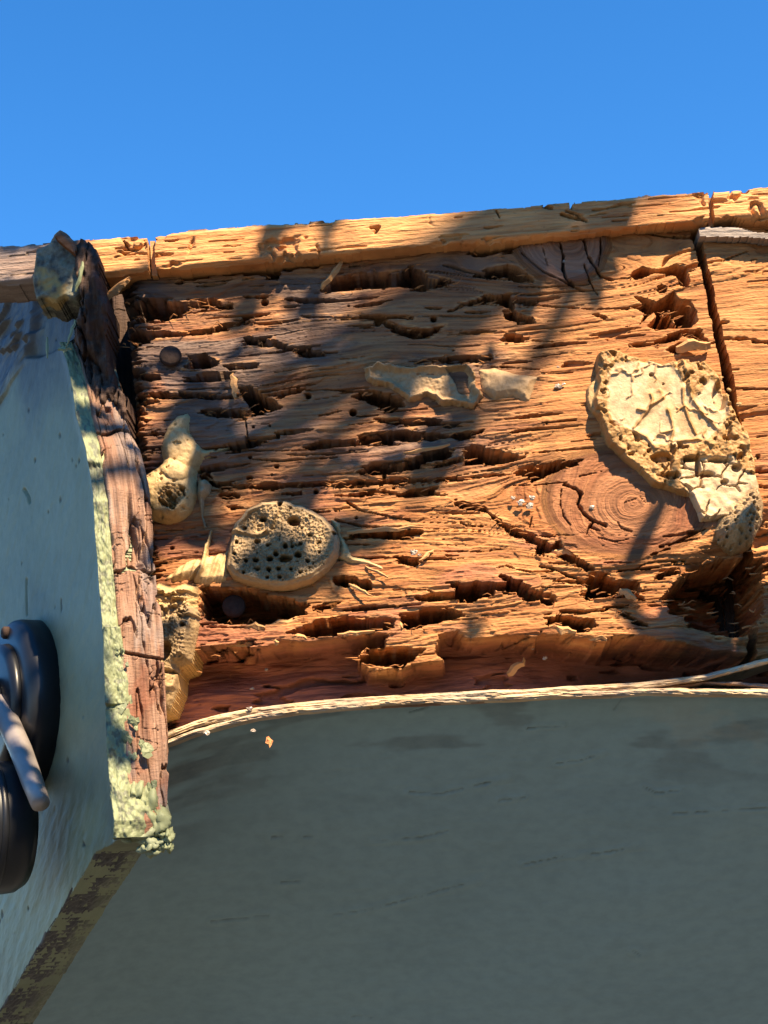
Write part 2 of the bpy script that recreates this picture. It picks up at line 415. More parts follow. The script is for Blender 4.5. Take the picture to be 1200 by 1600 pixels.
# ------------------------------------------------------------------ the rotten beam
K1 = Z('C', (70, 330), (160, 250), (300, 240), (470, 250), (480, 330), (440, 420), (380, 480), (280, 500), (180, 450), (110, 390))
K2c = (972, 785)
K2 = [(K2c[0] + 112 * math.cos(w) * (1.05 if math.cos(w) < 0 else 1.15), K2c[1] + 82 * math.sin(w) + 8 * math.cos(w)) for w in np.linspace(0, 2 * math.pi, 28, endpoint=False)]
CAV = [
 (Z('I', (700, 400), (790, 300), (900, 230), (990, 200), (1100, 190), (1200, 200), (1200, 330), (1190, 470), (1100, 560), (1000, 560), (880, 520), (760, 480)), 14, 7, 7),
 # (outline, depth mm, edge softness px, raggedness px)
 (Z('A', (900, 415), (1000, 368), (1200, 352), (1250, 390), (1200, 440), (1000, 452), (830, 478)), 11, 4, 5),
 (Z('B', (0, 365), (60, 350), (180, 375), (330, 365), (345, 400), (175, 415), (150, 442), (0, 425)), 10, 4, 5),
 (Z('B', (350, 500), (390, 440), (490, 410), (700, 397), (750, 370), (830, 425), (940, 452), (850, 472), (790, 492), (700, 480), (480, 492)), 9, 5, 4),
 (Z('B', (910, 592), (980, 545), (1080, 515), (1195, 508), (1210, 565), (1180, 560), (1100, 545), (1000, 562)), 8, 4, 3),
 (Z('B', (590, 628), (620, 622), (700, 652), (800, 672), (905, 648), (830, 702), (760, 717), (690, 692)), 6, 9, 3),
 (Z('B', (0, 698), (120, 703), (200, 738), (420, 783), (300, 800), (130, 755), (0, 742)), 8, 8, 5),
 (Z('B', (740, 815), (850, 795), (1110, 778), (1118, 800), (1060, 818), (860, 822)), 10, 3, 3),
 (Z('B', (560, 945), (640, 950), (720, 988), (720, 1010), (640, 1037), (560, 1002), (490, 970)), 11, 4, 4),
 (Z('B', (560, 1060), (720, 1070), (840, 1065), (1000, 1105), (880, 1105), (640, 1102)), 8, 5, 4),
 (Z('B', (250, 600), (420, 610), (560, 600), (760, 610), (760, 622), (500, 630), (260, 622)), 3, 8, 4),
 (Z('B', (1010, 330), (1080, 285), (1200, 268), (1230, 300), (1200, 332), (1040, 337)), 9, 4, 4),
 (Z('B', (1035, 422), (1180, 378), (1230, 395), (1280, 430), (1300, 460), (1230, 455), (1180, 440), (1100, 438)), 12, 4, 4),
 (Z('C', (20, 612), (60, 600), (80, 620), (150, 640), (167, 667), (110, 677), (60, 662), (25, 652)), 13, 3, 3),
 (Z('C', (8, 742), (40, 713), (130, 725), (155, 740), (80, 757), (20, 752)), 11, 3, 3),
 (Z('C', (-30, 555), (50, 543), (67, 577), (50, 602), (0, 582)), 11, 3, 3),
 (Z('C', (583, 467), (600, 435), (640, 418), (700, 430), (790, 407), (842, 420), (852, 490), (840, 512), (810, 502), (790, 462), (740, 450), (690, 450), (640, 472), (610, 478)), 16, 3, 1.5),
 (Z('C', (700, 505), (725, 498), (748, 512), (745, 535), (720, 543), (702, 530)), 13, 3, 2),
 (Z('C', (578, 597), (640, 588), (600, 553), (650, 560), (700, 577), (780, 528), (800, 560), (852, 570), (882, 620), (888, 662), (850, 692), (792, 697), (760, 612), (740, 620), (690, 702), (663, 687), (700, 640), (690, 622), (628, 677), (650, 630), (620, 612)), 20, 3, 1),
 (Z('C', (745, 615), (770, 640), (790, 690), (700, 705), (690, 695), (720, 650)), 9, 5, 3),
 (Z('C', (800, 700), (900, 690), (905, 720), (935, 755), (880, 745), (820, 735)), 10, 4, 3),
 (Z('C', (580, 770), (680, 755), (800, 710), (830, 725), (760, 765), (650, 780)), 8, 4, 3),
 (Z('C', (745, 790), (800, 755), (930, 760), (935, 770), (810, 772), (800, 810)), 6, 4, 2),
 (Z('C', (418, 633), (440, 630), (485, 645), (470, 655), (440, 645)), 6, 2, 2),
 (Z('C', (548, 680), (580, 685), (578, 693), (555, 690)), 6, 2, 2),
 # upper left
 (Z('A', (570, 575), (640, 560), (1000, 562), (1080, 590), (900, 612), (820, 655), (750, 672), (640, 642), (580, 622)), 7, 6, 8),
 (Z('A', (600, 700), (700, 690), (850, 712), (1000, 690), (1150, 640), (1210, 650), (1100, 692), (950, 722), (760, 735), (640, 772), (600, 775)), 9, 5, 6),
 (Z('A', (860, 892), (900, 862), (870, 822), (960, 818), (1035, 872), (960, 902), (900, 897)), 13, 3, 3),
 (Z('A', (650, 915), (750, 925), (762, 950), (720, 957), (660, 947)), 11, 3, 2),
 (Z('A', (620, 1013), (780, 1008), (900, 1018), (1085, 1013), (1095, 1032), (850, 1042), (640, 1033)), 8, 4, 4),
 (Z('A', (650, 1045), (740, 1038), (752, 1050), (680, 1067)), 7, 3, 2),
 (Z('A', (1050, 880), (1210, 868), (1210, 892), (1070, 903)), 8, 4, 4),
 (Z('A', (920, 1085), (1160, 1078), (1172, 1112), (980, 1114)), 8, 4, 4),
 (Z('A', (665, 1130), (715, 1132), (690, 1145)), 6, 2, 2), (Z('A', (712, 1190), (738, 1190), (738, 1212), (720, 1208)), 7, 2, 2),
 (Z('E', (472, 22), (518, 10), (663, 98), (600, 117), (508, 132), (516, 100), (490, 60)), 16, 3, 3),
 (Z('E', (295, 118), (420, 118), (510, 118), (500, 145), (400, 150), (310, 125)), 8, 4, 4),
 (Z('E', (500, 228), (525, 232), (630, 228), (632, 212), (650, 216), (645, 238), (540, 250), (505, 250)), 9, 3, 2),
 (Z('E', (296, 383), (345, 383), (372, 415), (470, 428), (600, 418), (1190, 403), (1190, 427), (800, 434), (600, 447), (460, 447), (400, 452), (360, 432)), 12, 3, 3),
 (Z('E', (370, 470), (440, 450), (480, 470), (470, 485), (390, 482)), 8, 4, 3),
 (Z('E', (410, 515), (450, 512), (490, 525), (440, 535)), 6, 3, 2),
 (Z('E', (690, 460), (740, 445), (745, 462), (700, 470)), 6, 3, 2),
 (Z('G', (0, 274), (300, 267), (560, 254), (760, 238), (762, 248), (560, 272), (300, 288), (0, 294)), 10, 2, 3),
 (Z('G', (558, 152), (590, 112), (680, 145), (825, 165), (822, 182), (720, 207), (556, 207)), 10, 4, 4),
 (Z('G', (100, 237), (180, 205), (300, 190), (480, 128), (515, 148), (480, 192), (320, 232), (200, 252)), 7, 7, 5),
 (Z('G', (100, 90), (300, 60), (500, 75), (640, 65), (600, 90), (400, 100), (150, 120)), 6, 6, 5),
 (Z('G', (160, 5), (320, 15), (500, 25), (540, 45), (380, 45), (200, 40)), 7, 6, 5),
 (Z('G', (745, 245), (830, 210), (940, 193), (1085, 173), (1040, 207), (930, 242), (850, 282), (828, 270), (836, 253)), 12, 3, 3),
 (Z('G', (0, 333), (180, 313), (260, 323), (350, 318), (430, 290), (450, 300), (440, 325), (525, 345), (527, 357), (420, 344), (330, 349), (200, 333), (60, 347)), 9, 3, 4),
 (Z('G', (60, 500), (240, 478), (382, 478), (388, 500), (320, 528), (120, 522)), 9, 5, 4),
 (Z('G', (250, 612), (300, 598), (402, 603), (350, 638), (280, 632)), 9, 4, 4),
 (Z('G', (0, 690), (100, 678), (110, 698), (160, 698), (167, 742), (140, 748), (90, 722), (60, 738), (0, 712)), 12, 3, 3),
 (Z('G', (515, 370), (560, 362), (640, 383), (690, 417), (720, 447), (800, 476), (860, 503), (930, 545), (965, 533), (1000, 568), (1050, 608), (1115, 655), (1080, 662), (1010, 628), (930, 577), (890, 592), (868, 587), (870, 552), (820, 532), (812, 502), (800, 522), (750, 497), (700, 448), (660, 412), (600, 397), (540, 392)), 17, 2, 3),
 (Z('G', (480, 717), (560, 703), (640, 708), (720, 713), (735, 705), (703, 690), (708, 670), (740, 678), (790, 708), (850, 740), (942, 763), (952, 785), (920, 807), (880, 787), (840, 792), (780, 757), (690, 747), (680, 772), (640, 783), (590, 803), (540, 793), (510, 762), (520, 737)), 15, 3, 4),
 (Z('G', (283, 842), (400, 820), (490, 808), (563, 850), (480, 872), (420, 892), (330, 907), (297, 907), (290, 870)), 17, 3, 3),
 (Z('J', (730, 412), (800, 390), (900, 343), (1000, 337), (1200, 343), (1250, 352), (1240, 395), (1200, 412), (1050, 427), (840, 442)), 17, 3, 3),
 (Z('J', (338, 200), (430, 200), (540, 205), (720, 248), (860, 283), (830, 310), (843, 330), (760, 360), (650, 382), (560, 377), (440, 377), (380, 372), (343, 330)), 12, 4, 4),
 (Z('J', (860, 290), (940, 270), (1010, 268), (960, 300), (900, 320), (865, 312)), 10, 4, 3),
 (Z('J', (300, 500), (340, 470), (450, 488), (590, 450), (600, 470), (440, 520), (440, 562), (350, 582), (250, 602), (240, 560)), 12, 5, 5),
 (Z('G', (112, 1015), (150, 988), (330, 983), (395, 990), (335, 1042), (300, 1072), (160, 1062), (113, 1042)), 12, 2, 2),
 (Z('G', (890, 690), (1080, 700), (1110, 660), (1200, 690), (1290, 740), (1340, 790), (1250, 775), (1130, 770), (1060, 760), (1060, 745), (1120, 735)), 14, 3, 4),
 (Z('I', (140, 490), (230, 478), (380, 508), (405, 550), (300, 562), (180, 532)), 13, 3, 4),
 (Z('I', (225, 460), (330, 465), (460, 440), (550, 428), (560, 440), (470, 455), (330, 480), (240, 475)), 9, 3, 3),
 (Z('I', (340, 382), (380, 298), (480, 308), (600, 328), (622, 382), (560, 372), (500, 372), (480, 402), (340, 402)), 14, 3, 4),
 (Z('I', (668, 312), (700, 268), (780, 258), (792, 280), (740, 302)), 10, 3, 3),
 (Z('I', (490, 455), (560, 480), (620, 520), (700, 540), (640, 550), (560, 510), (500, 475)), 6, 3, 3),
 (Z('I', (640, 420), (800, 420), (900, 470), (1050, 500), (1110, 530), (950, 510), (800, 450)), 6, 6, 6),
 (Z('I', (960, 250), (1040, 330), (1080, 430), (1200, 500), (1200, 400), (1120, 300), (1100, 220)), 12, 10, 8),
]
CRK = [  # (line, width px, depth mm)
 (Z('C', (258, 262), (270, 320), (285, 380), (284, 440), (300, 482), (330, 500)), 4.0, 9), (Z('C', (345, 262), (380, 320), (392, 380), (450, 460), (500, 480), (582, 470)), 3.0, 8),
 (Z('C', (378, 420), (400, 480), (440, 545)), 2.2, 6), (Z('C', (450, 262), (452, 350), (442, 420)), 2.0, 6), (Z('C', (100, 360), (200, 450), (330, 510), (380, 525)), 1.6, 4),
 (Z('C', (180, 290), (200, 360), (215, 420)), 1.2, 3),
 (Z('C', (60, 575), (250, 595), (420, 608), (580, 606)), 2.0, 5), (Z('C', (0, 860), (180, 872)), 1.4, 3), (Z('C', (190, 895), (330, 885)), 1.0, 2),
 (Z('C', (150, 740), (240, 750)), 1.2, 3), (Z('C', (190, 1118), (340, 1105)), 1.4, 4), (Z('C', (920, 405), (1000, 390), (1110, 350)), 1.3, 4),
 (Z('C', (960, 670), (1020, 665)), 3.0, 6), (Z('C', (980, 735), (1040, 742), (1100, 740), (1200, 760)), 3.5, 6), (Z('C', (1050, 962), (1200, 966)), 1.6, 4), (Z('C', (1030, 880), (1070, 878)), 1.8, 4),
 (Z('G', (820, 158), (1110, 132)), 1.6, 5), (Z('G', (0, 395), (70, 388)), 2, 4), (Z('G', (60, 365), (110, 400), (330, 440)), 1.4, 4), (Z('G', (440, 575), (640, 575), (760, 560)), 1.2, 3),
 (Z('G', (390, 610), (560, 605)), 1.2, 3), (Z('G', (255, 742), (400, 745), (460, 765)), 1.2, 4), (Z('G', (545, 450), (570, 465), (640, 465)), 1.6, 4), (Z('G', (585, 490), (630, 488)), 1.6, 4),
 (Z('G', (850, 425), (840, 470)), 1.2, 4), (Z('G', (700, 650), (740, 640), (775, 652)), 1.8, 5), (Z('G', (880, 640), (950, 655), (1000, 680), (1080, 700)), 2.5, 6),
 (Z('G', (890, 730), (1060, 725)), 1.4, 4), (Z('G', (770, 290), (870, 290), (1000, 280)), 1.2, 3),
 (Z('H', (245, 710), (300, 730), (325, 755), (310, 800), (340, 850), (385, 885), (440, 905)), 3.2, 6), (Z('H', (385, 885), (365, 910), (415, 930)), 2.6, 5),
 (Z('H', (232, 735), (228, 800), (245, 862), (275, 900)), 1.4, 3), (Z('H', (350, 945), (362, 905)), 1.4, 4),
 (Z('H', (405, 960), (480, 980), (545, 970)), 1.6, 4), (Z('H', (495, 890), (510, 920), (560, 935)), 1.2, 3), (Z('H', (525, 800), (600, 775), (622, 800)), 1.3, 3), (Z('H', (315, 670), (420, 650)), 1.3, 3),
 (Z('H', (650, 1045), (735, 1015)), 3.0, 7), (Z('H', (735, 1000), (830, 955), (905, 922)), 2.6, 7), (Z('H', (750, 1075), (810, 1070)), 2.2, 5), (Z('H', (500, 1115), (580, 1105), (630, 1080)), 1.8, 4), (Z('H', (695, 1003), (705, 1000)), 3, 5),
 (Z('A', (1150, 640), (1200, 645)), 2, 5), (Z('A', (880, 995), (1080, 985)), 1.2, 3), (Z('E', (500, 150), (512, 240)), 1.6, 5), (Z('E', (430, 282), (700, 285), (1000, 262)), 1.5, 4),
 (Z('E', (530, 320), (640, 325), (900, 310)), 1.8, 4), (Z('E', (80, 296), (150, 298)), 1.2, 3), (Z('E', (820, 545), (900, 535)), 2.2, 5), (Z('E', (880, 470), (1000, 475), (1090, 455), (1200, 475)), 2.6, 6),
 (Z('E', (930, 495), (1000, 540), (1200, 580)), 1.6, 4), (Z('E', (880, 575), (1000, 605), (1200, 612)), 2.4, 6), (Z('E', (920, 660), (1200, 640)), 3.0, 7), (Z('E', (980, 745), (1200, 740)), 1.8, 5),
 (Z('E', (1120, 880), (1200, 880)), 1.2, 3), (Z('B', (0, 520), (110, 520)), 3, 5), (Z('B', (0, 610), (100, 605)), 4, 6), (Z('B', (280, 940), (360, 935), (540, 945)), 2.0, 5), (Z('B', (340, 1055), (440, 1030)), 1.6, 4),
 (Z('B', (560, 1190), (700, 1180)), 2, 4), (Z('B', (630, 1040), (820, 1020)), 2, 5), (Z('B', (1110, 835), (1200, 835)), 1.5, 4),
 (Z('J', (330, 390), (560, 390), (640, 380)), 1.5, 4), (Z('J', (140, 280), (125, 370)), 1.5, 4),
]
HOLES = [Z('B', (600, 640))[0] + (5, 12), Z('B', (850, 622))[0] + (4.5, 10), Z('E', (632, 348))[0] + (3, 8), Z('E', (517, 400))[0] + (4, 8), Z('E', (612, 384))[0] + (1.5, 5), Z('E', (185, 695))[0] + (3, 8),
         Z('E', (800, 453))[0] + (3.5, 8), Z('E', (948, 435))[0] + (2.5, 8), Z('E', (1078, 430))[0] + (2.5, 7), Z('E', (1092, 396))[0] + (2.5, 7), Z('E', (1132, 440))[0] + (2, 6), Z('E', (520, 312))[0] + (2.5, 6),
         Z('E', (535, 185))[0] + (2, 5), Z('E', (605, 180))[0] + (1.5, 5), Z('B', (470, 565))[0] + (1.6, 5), Z('G', (78, 298))[0] + (3, 8), Z('G', (205, 292))[0] + (2.5, 7), Z('G', (100, 432))[0] + (2, 6),
         Z('H', (1152, 580))[0] + (3, 7), Z('H', (1085, 402))[0] + (2.5, 6), Z('B', (940, 762))[0] + (1.5, 5), Z('B', (490, 1040))[0] + (5, 8), Z('B', (290, 965))[0] + (4, 8), Z('A', (595, 610))[0] + (7, 12),
         Z('B', (95, 545))[0] + (5, 9), Z('G', (420, 772))[0] + (5, 9)]
RECESS = [(290, 1016), (330, 1008), (400, 1013), (440, 1001), (480, 1003), (520, 997), (586, 988), (608, 988), (601, 1011), (568, 1016), (558, 1028), (575, 1044), (626, 1048), (645, 1034), (692, 1032), (680, 1017), (684, 991),
          (707, 985), (740, 996), (813, 991), (837, 995), (845, 987), (900, 998), (947, 1001), (960, 992), (1010, 992), (1033, 998), (1100, 1005), (1210, 1016), (1400, 1020), (1400, 1180), (200, 1200), (230, 1110)]

def beam_h(px, py, u, v):
    # grain follows the wood and bends round the two knots
    wx = px.copy(); wy = py.copy()
    for (cx, cy, rx, ry) in ((885, 395, 105, 85), (K2c[0], K2c[1], 125, 92)):
        dx = (px - cx) / rx; dy = (py - cy) / ry; r = np.hypot(dx, dy) + 1e-6
        push = np.exp(-np.clip(r - 0.8, 0, None) ** 2 * 1.5)
        wy = wy - np.sign(dy) * push * np.clip(1 - np.abs(dy) * 0.4, 0, 1) * ry * 0.45 * sst(0, .35, np.abs(dy))
    wy = wy + 0.078 * (px - 600)                                   # straightened with the beam
    wy = wy + (fbm(px * .005, wy * .012, 31, 3) - .5) * 26
    rx1 = np.hypot((px - 890) / 1.0, (py - 375) / 0.95); r2 = np.hypot((px - K2c[0] - 18) / 1.12, (py - K2c[1] - 2) / 0.9)
    r2w = r2 + (fbm(px * .02, py * .02, 8) - .5) * 22; r1w = rx1 + (fbm(px * .02, py * .02, 9) - .5) * 22
    k1 = sst(-10, 8, local(sdf, K1, px, py, 40, -40)); k2 = sst(-10, 8, local(sdf, K2, px, py, 40, -40))
    gx = px * 1.0; gy = wy
    gy = gy * (1 - k2) + r2w * k2; gy = gy * (1 - k1) + r1w * k1
    h = np.zeros(px.shape)
    # broad waves, terraces of torn fibre, fine fibre
    smooth = np.clip(sst(820, 900, px) * sst(430, 470, py) * (1 - sst(690, 740, py)) + sst(400, 470, px) * (1 - sst(800, 840, px)) * sst(430, 450, py) * (1 - sst(545, 580, py)) * .7 + k1 + k2, 0, 1)
    rough = 1 - smooth * .85
    h += 3.6 * (fbm(px * .005, wy * .016, 3, 3) - .5) + .8 * (fbm(px * .004, wy * .05, 77, 2) - .5)
    n = fbm(px * .0042, wy * .019, 17, 3) + (fbm(px * .03, wy * .09, 21, 3) - .5) * .055
    t = n * 9; tf = t - np.floor(t)
    h += rough * .75 * (np.floor(t) + sst(.88, 1, tf) - 4.5)
    h += (.2 + .8 * rough) * .32 * (fbm(gx * .015, gy * .18, 41, 3) - .5) + .35 * (fbm(gx * .02, gy * .6, 45, 2) - .5)
    h += .22 * (fbm(px * .25, py * .3, 51, 2) - .5)
    # slits and hairline shakes
    s = fbm(px * .008, wy * .085, 61, 3); h -= rough * 14 * sst(.735, .75, s)
    s2 = fbm(px * .006, wy * .22, 63, 2); h -= (.06 + rough * .55) * 4.5 * sst(.82, .84, s2)
    s3 = fbm(px * .004, wy * .5, 65, 2); h -= (.4 + .6 * rough) * 1.6 * sst(.82, .85, s3)      # hairline shakes
    fl_ = fbm(px * .03, wy * .35, 67, 2); h += rough * .4 * sst(.62, .66, fl_)   # lifted fibres
    # knots: rings and a slight swell
    h += k2 * (1.6 - .012 * r2 + .5 * (fbm(r2w * .16, px * .004, 141, 3) - .5)) + k1 * (1.0 + .5 * (fbm(r1w * .16, px * .004, 143, 3) - .5))
    rag = (fbm(px * .04, py * .11, 71, 3) - .5) * 1.6 + (fbm(px * .035, wy * .42, 73, 2) - .5) * 2.2 + (fbm(px * .10, py * .3, 75, 2) - .5) * .5
    fresh = np.zeros(px.shape); flo = .8 + .4 * fbm(px * .03, wy * .15, 81, 3); jit = fbm(px * .12, py * .12, 91, 2) - .5
    def near(shape_pts, mrg):
        P = np.array(shape_pts); return np.nonzero((px > P[:, 0].min() - mrg) & (px < P[:, 0].max() + mrg) & (py > P[:, 1].min() - mrg) & (py < P[:, 1].max() + mrg))[0]
    for poly, dep, soft, rg in CAV:
        ii = near(poly, 30)
        if len(ii) == 0: continue
        sd = sdf(poly, px[ii], py[ii]) + rag[ii] * rg
        fresh[ii] = np.maximum(fresh[ii], sst(-6, -2, sd) * (1 - sst(-2, -.5, sd)) * sst(.6, .8, flo[ii] - .35))
        h[ii] -= sst(0, soft * .5, sd) * np.minimum(dep * 2.9, 42) * flo[ii]
    for ln, w, dep in CRK:
        ii = near(ln, 16)
        if len(ii) == 0: continue
        d_ = sdl(ln, px[ii], py[ii]) + jit[ii] * w * 1.3
        h[ii] -= dep * 1.3 * (1 - sst(w * .3, w * .62, d_))
    for x, y, r, dep in HOLES:
        h -= dep * (1 - sst(r * .75, r * 1.15, np.hypot((px - x) / 1.15, py - y)))
    rec = local(sdf, RECESS, px, py, 30, -60) + rag * 3
    rm = sst(0, 6, rec)
    hr = -31 + 5 * (fbm(px * .008, wy * .03, 101, 3) - .5) + 2.2 * (fbm(px * .02, wy * .12, 103, 3) - .5) - 5 * sst(.62, .68, fbm(px * .014, wy * .07, 107, 3))
    hr += 5 * sst(1030, 1090, py) * (1 - sst(850, 980, px)) - 18 * sst(780, 960, px)
    h = h * (1 - rm) + hr * rm
    # lower right is eaten back as well, ledges stepping down under the bulb of foam
    lr = sst(0, 60, (px - 1040) * .6 + (py - 880) * .9) * sst(1050, 1110, px)
    h -= lr * (1 - rm) * (13 + 12 * (fbm(px * .02, wy * .05, 111, 3) - .5))
    # left end crumbles
    le = px - (190 + (py - 470) * .076)
    h -= 9 * (1 - sst(0, 26, le + rag * 12)) 
    h *= MM
    mk = np.zeros((len(px), 4)); mk[:, 3] = 1
    core2 = 1 - sst(60, 74, r2w)
    mk[:, 0] = np.clip(k2 * .55 * core2 + k1 * .35 + .35 * sst(30, 0, np.abs(local(sdf, K2, px, py, 60, -60))) * fbm(px * .03, py * .03, 4), 0, 1)
    st = fbm(px * .007, wy * .02, 121, 4)
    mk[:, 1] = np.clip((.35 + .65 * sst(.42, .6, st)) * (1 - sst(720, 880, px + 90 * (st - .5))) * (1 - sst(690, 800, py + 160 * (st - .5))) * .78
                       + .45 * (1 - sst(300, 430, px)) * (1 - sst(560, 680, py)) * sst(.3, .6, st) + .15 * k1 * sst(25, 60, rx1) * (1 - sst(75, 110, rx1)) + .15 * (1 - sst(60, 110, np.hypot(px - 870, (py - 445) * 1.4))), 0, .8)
    mk[:, 2] = np.clip(rm + .5 * sst(.55, .7, fbm(px * .008, wy * .03, 131, 3)) * sst(640, 760, py) + .45 * (1 - sst(240, 420, px)) * sst(440, 480, py) * fbm(px * .01, wy * .05, 133, 3), 0, 1)
    mk[:, 3] = 1 - .8 * fresh
    gc = np.stack([gx * .0003, gy * .0003, h], -1)
    return h, mk, gc

beam = empty("rotten_beam", (0, 0.02, -0.1))
tag(beam, "rotten orange-brown beam riddled with cavities, cracks and two large knots", "beam")
BEAM = [(176, 402), (300, 392), (700, 362), (1040, 330), (1080, 333), (1083, 380), (1100, 440), (1112, 505), (1124, 560), (1132, 600), (1146, 680), (1158, 760), (1168, 860), (1176, 960), (1182, 1106), (700, 1110), (480, 1122), (340, 1140), (238, 1166), (228, 1060), (226, 950), (232, 860), (222, 800), (216, 720), (210, 640), (204, 580), (196, 530), (190, 470)]
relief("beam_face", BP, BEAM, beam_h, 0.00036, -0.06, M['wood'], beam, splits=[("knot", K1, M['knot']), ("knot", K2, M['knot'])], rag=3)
right = empty("beam_end_section", (0.17, 0.02, -0.1))
tag(right, "smoother orange beam section right of the slanted dark gap", "beam")
RIGHT = [(1097, 378), (1090, 330), (1330, 315), (1330, 1104), (1196, 1106), (1190, 960), (1184, 860), (1174, 760), (1162, 680), (1148, 600), (1136, 548), (1124, 500), (1112, 440)]
relief("beam_face", BP, RIGHT, lambda px, py, u, v: beam_h(px + 0, py, u, v), 0.0005, -0.06, M['wood'], right, rag=2)
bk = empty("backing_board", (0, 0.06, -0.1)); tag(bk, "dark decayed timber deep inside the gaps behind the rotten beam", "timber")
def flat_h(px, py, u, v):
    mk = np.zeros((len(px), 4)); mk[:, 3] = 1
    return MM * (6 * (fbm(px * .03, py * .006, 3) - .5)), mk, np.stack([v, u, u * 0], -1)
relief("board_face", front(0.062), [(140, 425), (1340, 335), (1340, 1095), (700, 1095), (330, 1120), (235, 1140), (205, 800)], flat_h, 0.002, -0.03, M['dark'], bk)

# nails driven into the beam, splinters and resin on it
for x, y, r in ((268, 562, 18), (362, 942, 18.5)):
    c = BP.pt(x, y, .0015 if y < 700 else -.010); rr = r * DIST / FPX * 1.0
    ax = np.array((.05, -1, .08))
    V, Fc = lathe([(rr * .35, -.012), (rr * .35, .001), (rr * .96, .0012), (rr, .002), (rr * .97, .0032), (rr * .8, .0041), (rr * .3, .0045)], ax, c, 28)
    mesh("nail", V, Fc, M['nail'], beam, True)
for i, (k, a, b_, w, t, l0, l1) in enumerate([
    ('A', (480, 585), (625, 488), 4.2, 2, .002, .006), ('A', (540, 560), (610, 500), 3, 1.5, .003, .007), ('A', (1092, 905), (1110, 1040), 3.2, 1.6, .001, .004),
    ('J', (590, 405), (830, 345), 5, 2, -.004, -.002), ('J', (545, 380), (645, 388), 3, 1.5, -.002, 0), ('J', (650, 452), (708, 460), 3, 1.5, -.004, .0), ('J', (745, 437), (840, 447), 4, 2, -.003, 0),
    ('G', (752, 1058), (832, 1008), 4.5, 2, -.022, -.018), ('G', (280, 860), (293, 905), 2.2, 1.4, -.004, 0), ('I', (175, 535), (300, 565), 3.6, 1.6, -.002, .001), ('I', (300, 570), (445, 592), 3, 1.5, -.004, 0),
    ('E', (940, 855), (1042, 915), 1.8, 1, .001, .004), ('E', (1010, 780), (1110, 835), 1.6, 1, .001, .004), ('B', (350, 490), (440, 375), 3.4, 1.8, -.001, .002), ('G', (430, 568), (370, 625), 2.0, 1.2, 0, .003),
    ('I', (190, 170), (290, 190), 3, 1.4, -.004, -.002), ('C', (790, 790), (935, 775), 7, 4, .0, .003), ('G', (20, 935), (180, 917), 2.2, 1.4, 0, .001), ('G', (300, 160), (500, 130), 2.2, 1.2, 0, .002),
    ('J', (320, 420), (580, 455), 6, 2.5, -.006, -.004), ('G', (60, 500), (385, 478), 2.2, 1.2, .0, .002),  ('I', (500, 370), (580, 410), 4, 2, .0, .003)]):
    x0, y0, s = ZF[k]; shard("splinter", (x0 + a[0] / s, y0 + a[1] / s), (x0 + b_[0] / s, y0 + b_[1] / s), w * MM, t * MM, M['splinter'], beam, BP, l0, l1, i)
def blob_chip(name, x, y, r, mat, parent, lift=.001, seed=0, plane=BP, asp=1.4, thick=.5):
    rr = random.Random(seed); c = plane.pt(x, y, lift); V = []; Fc = []; n = 9
    for ring, (f, hh) in enumerate(((1, -.3), (.92, .35), (.45, .7))):
        for k in range(n):
            w = 2 * math.pi * k / n; q = r * MM * f * (rr.uniform(.45, 1.3))
            V.append(c + plane.E1 * math.cos(w) * q * asp + plane.E2 * math.sin(w) * q + plane.N * hh * r * MM * thick * rr.uniform(.4, 1.5))
    for j in range(2):
        for k in range(n): Fc.append((j * n + k, j * n + (k + 1) % n, j * n + n + (k + 1) % n, j * n + n + k))
    Fc.append(tuple(range(2 * n, 3 * n)))
    return mesh(name, V, Fc, mat, parent)
for i, (k, x, y, r) in enumerate([('C', 262, 955, 3.0), ('C', 285, 945, 1.8), ('C', 262, 868, 1.3), ('C', 300, 395, 3.0), ('C', 335, 405, 3.2), ('C', 360, 395, 2), ('G', 800, 370, 3.5), ('G', 835, 385, 4), ('G', 770, 350, 2.4), ('G', 850, 350, 3),
                                  ('G', 345, 582, 3.4), ('G', 370, 590, 2.4), ('J', 560, 643, 2.0), ('J', 630, 553, 1.6), ('I', 170, 645, 2.2), ('I', 110, 600, 1.4), ('J', 570, 775, 2.0), ('H', 375, 820, 2.4), ('G', 860, 680, 2.2)]):
    x0, y0, s = ZF[k]
    deep = -.019 if k in 'JI' else 0.0005
    blob_chip("resin_fleck", x0 + x / s, y0 + y / s, r * .42, M['resin'], beam, deep, i)

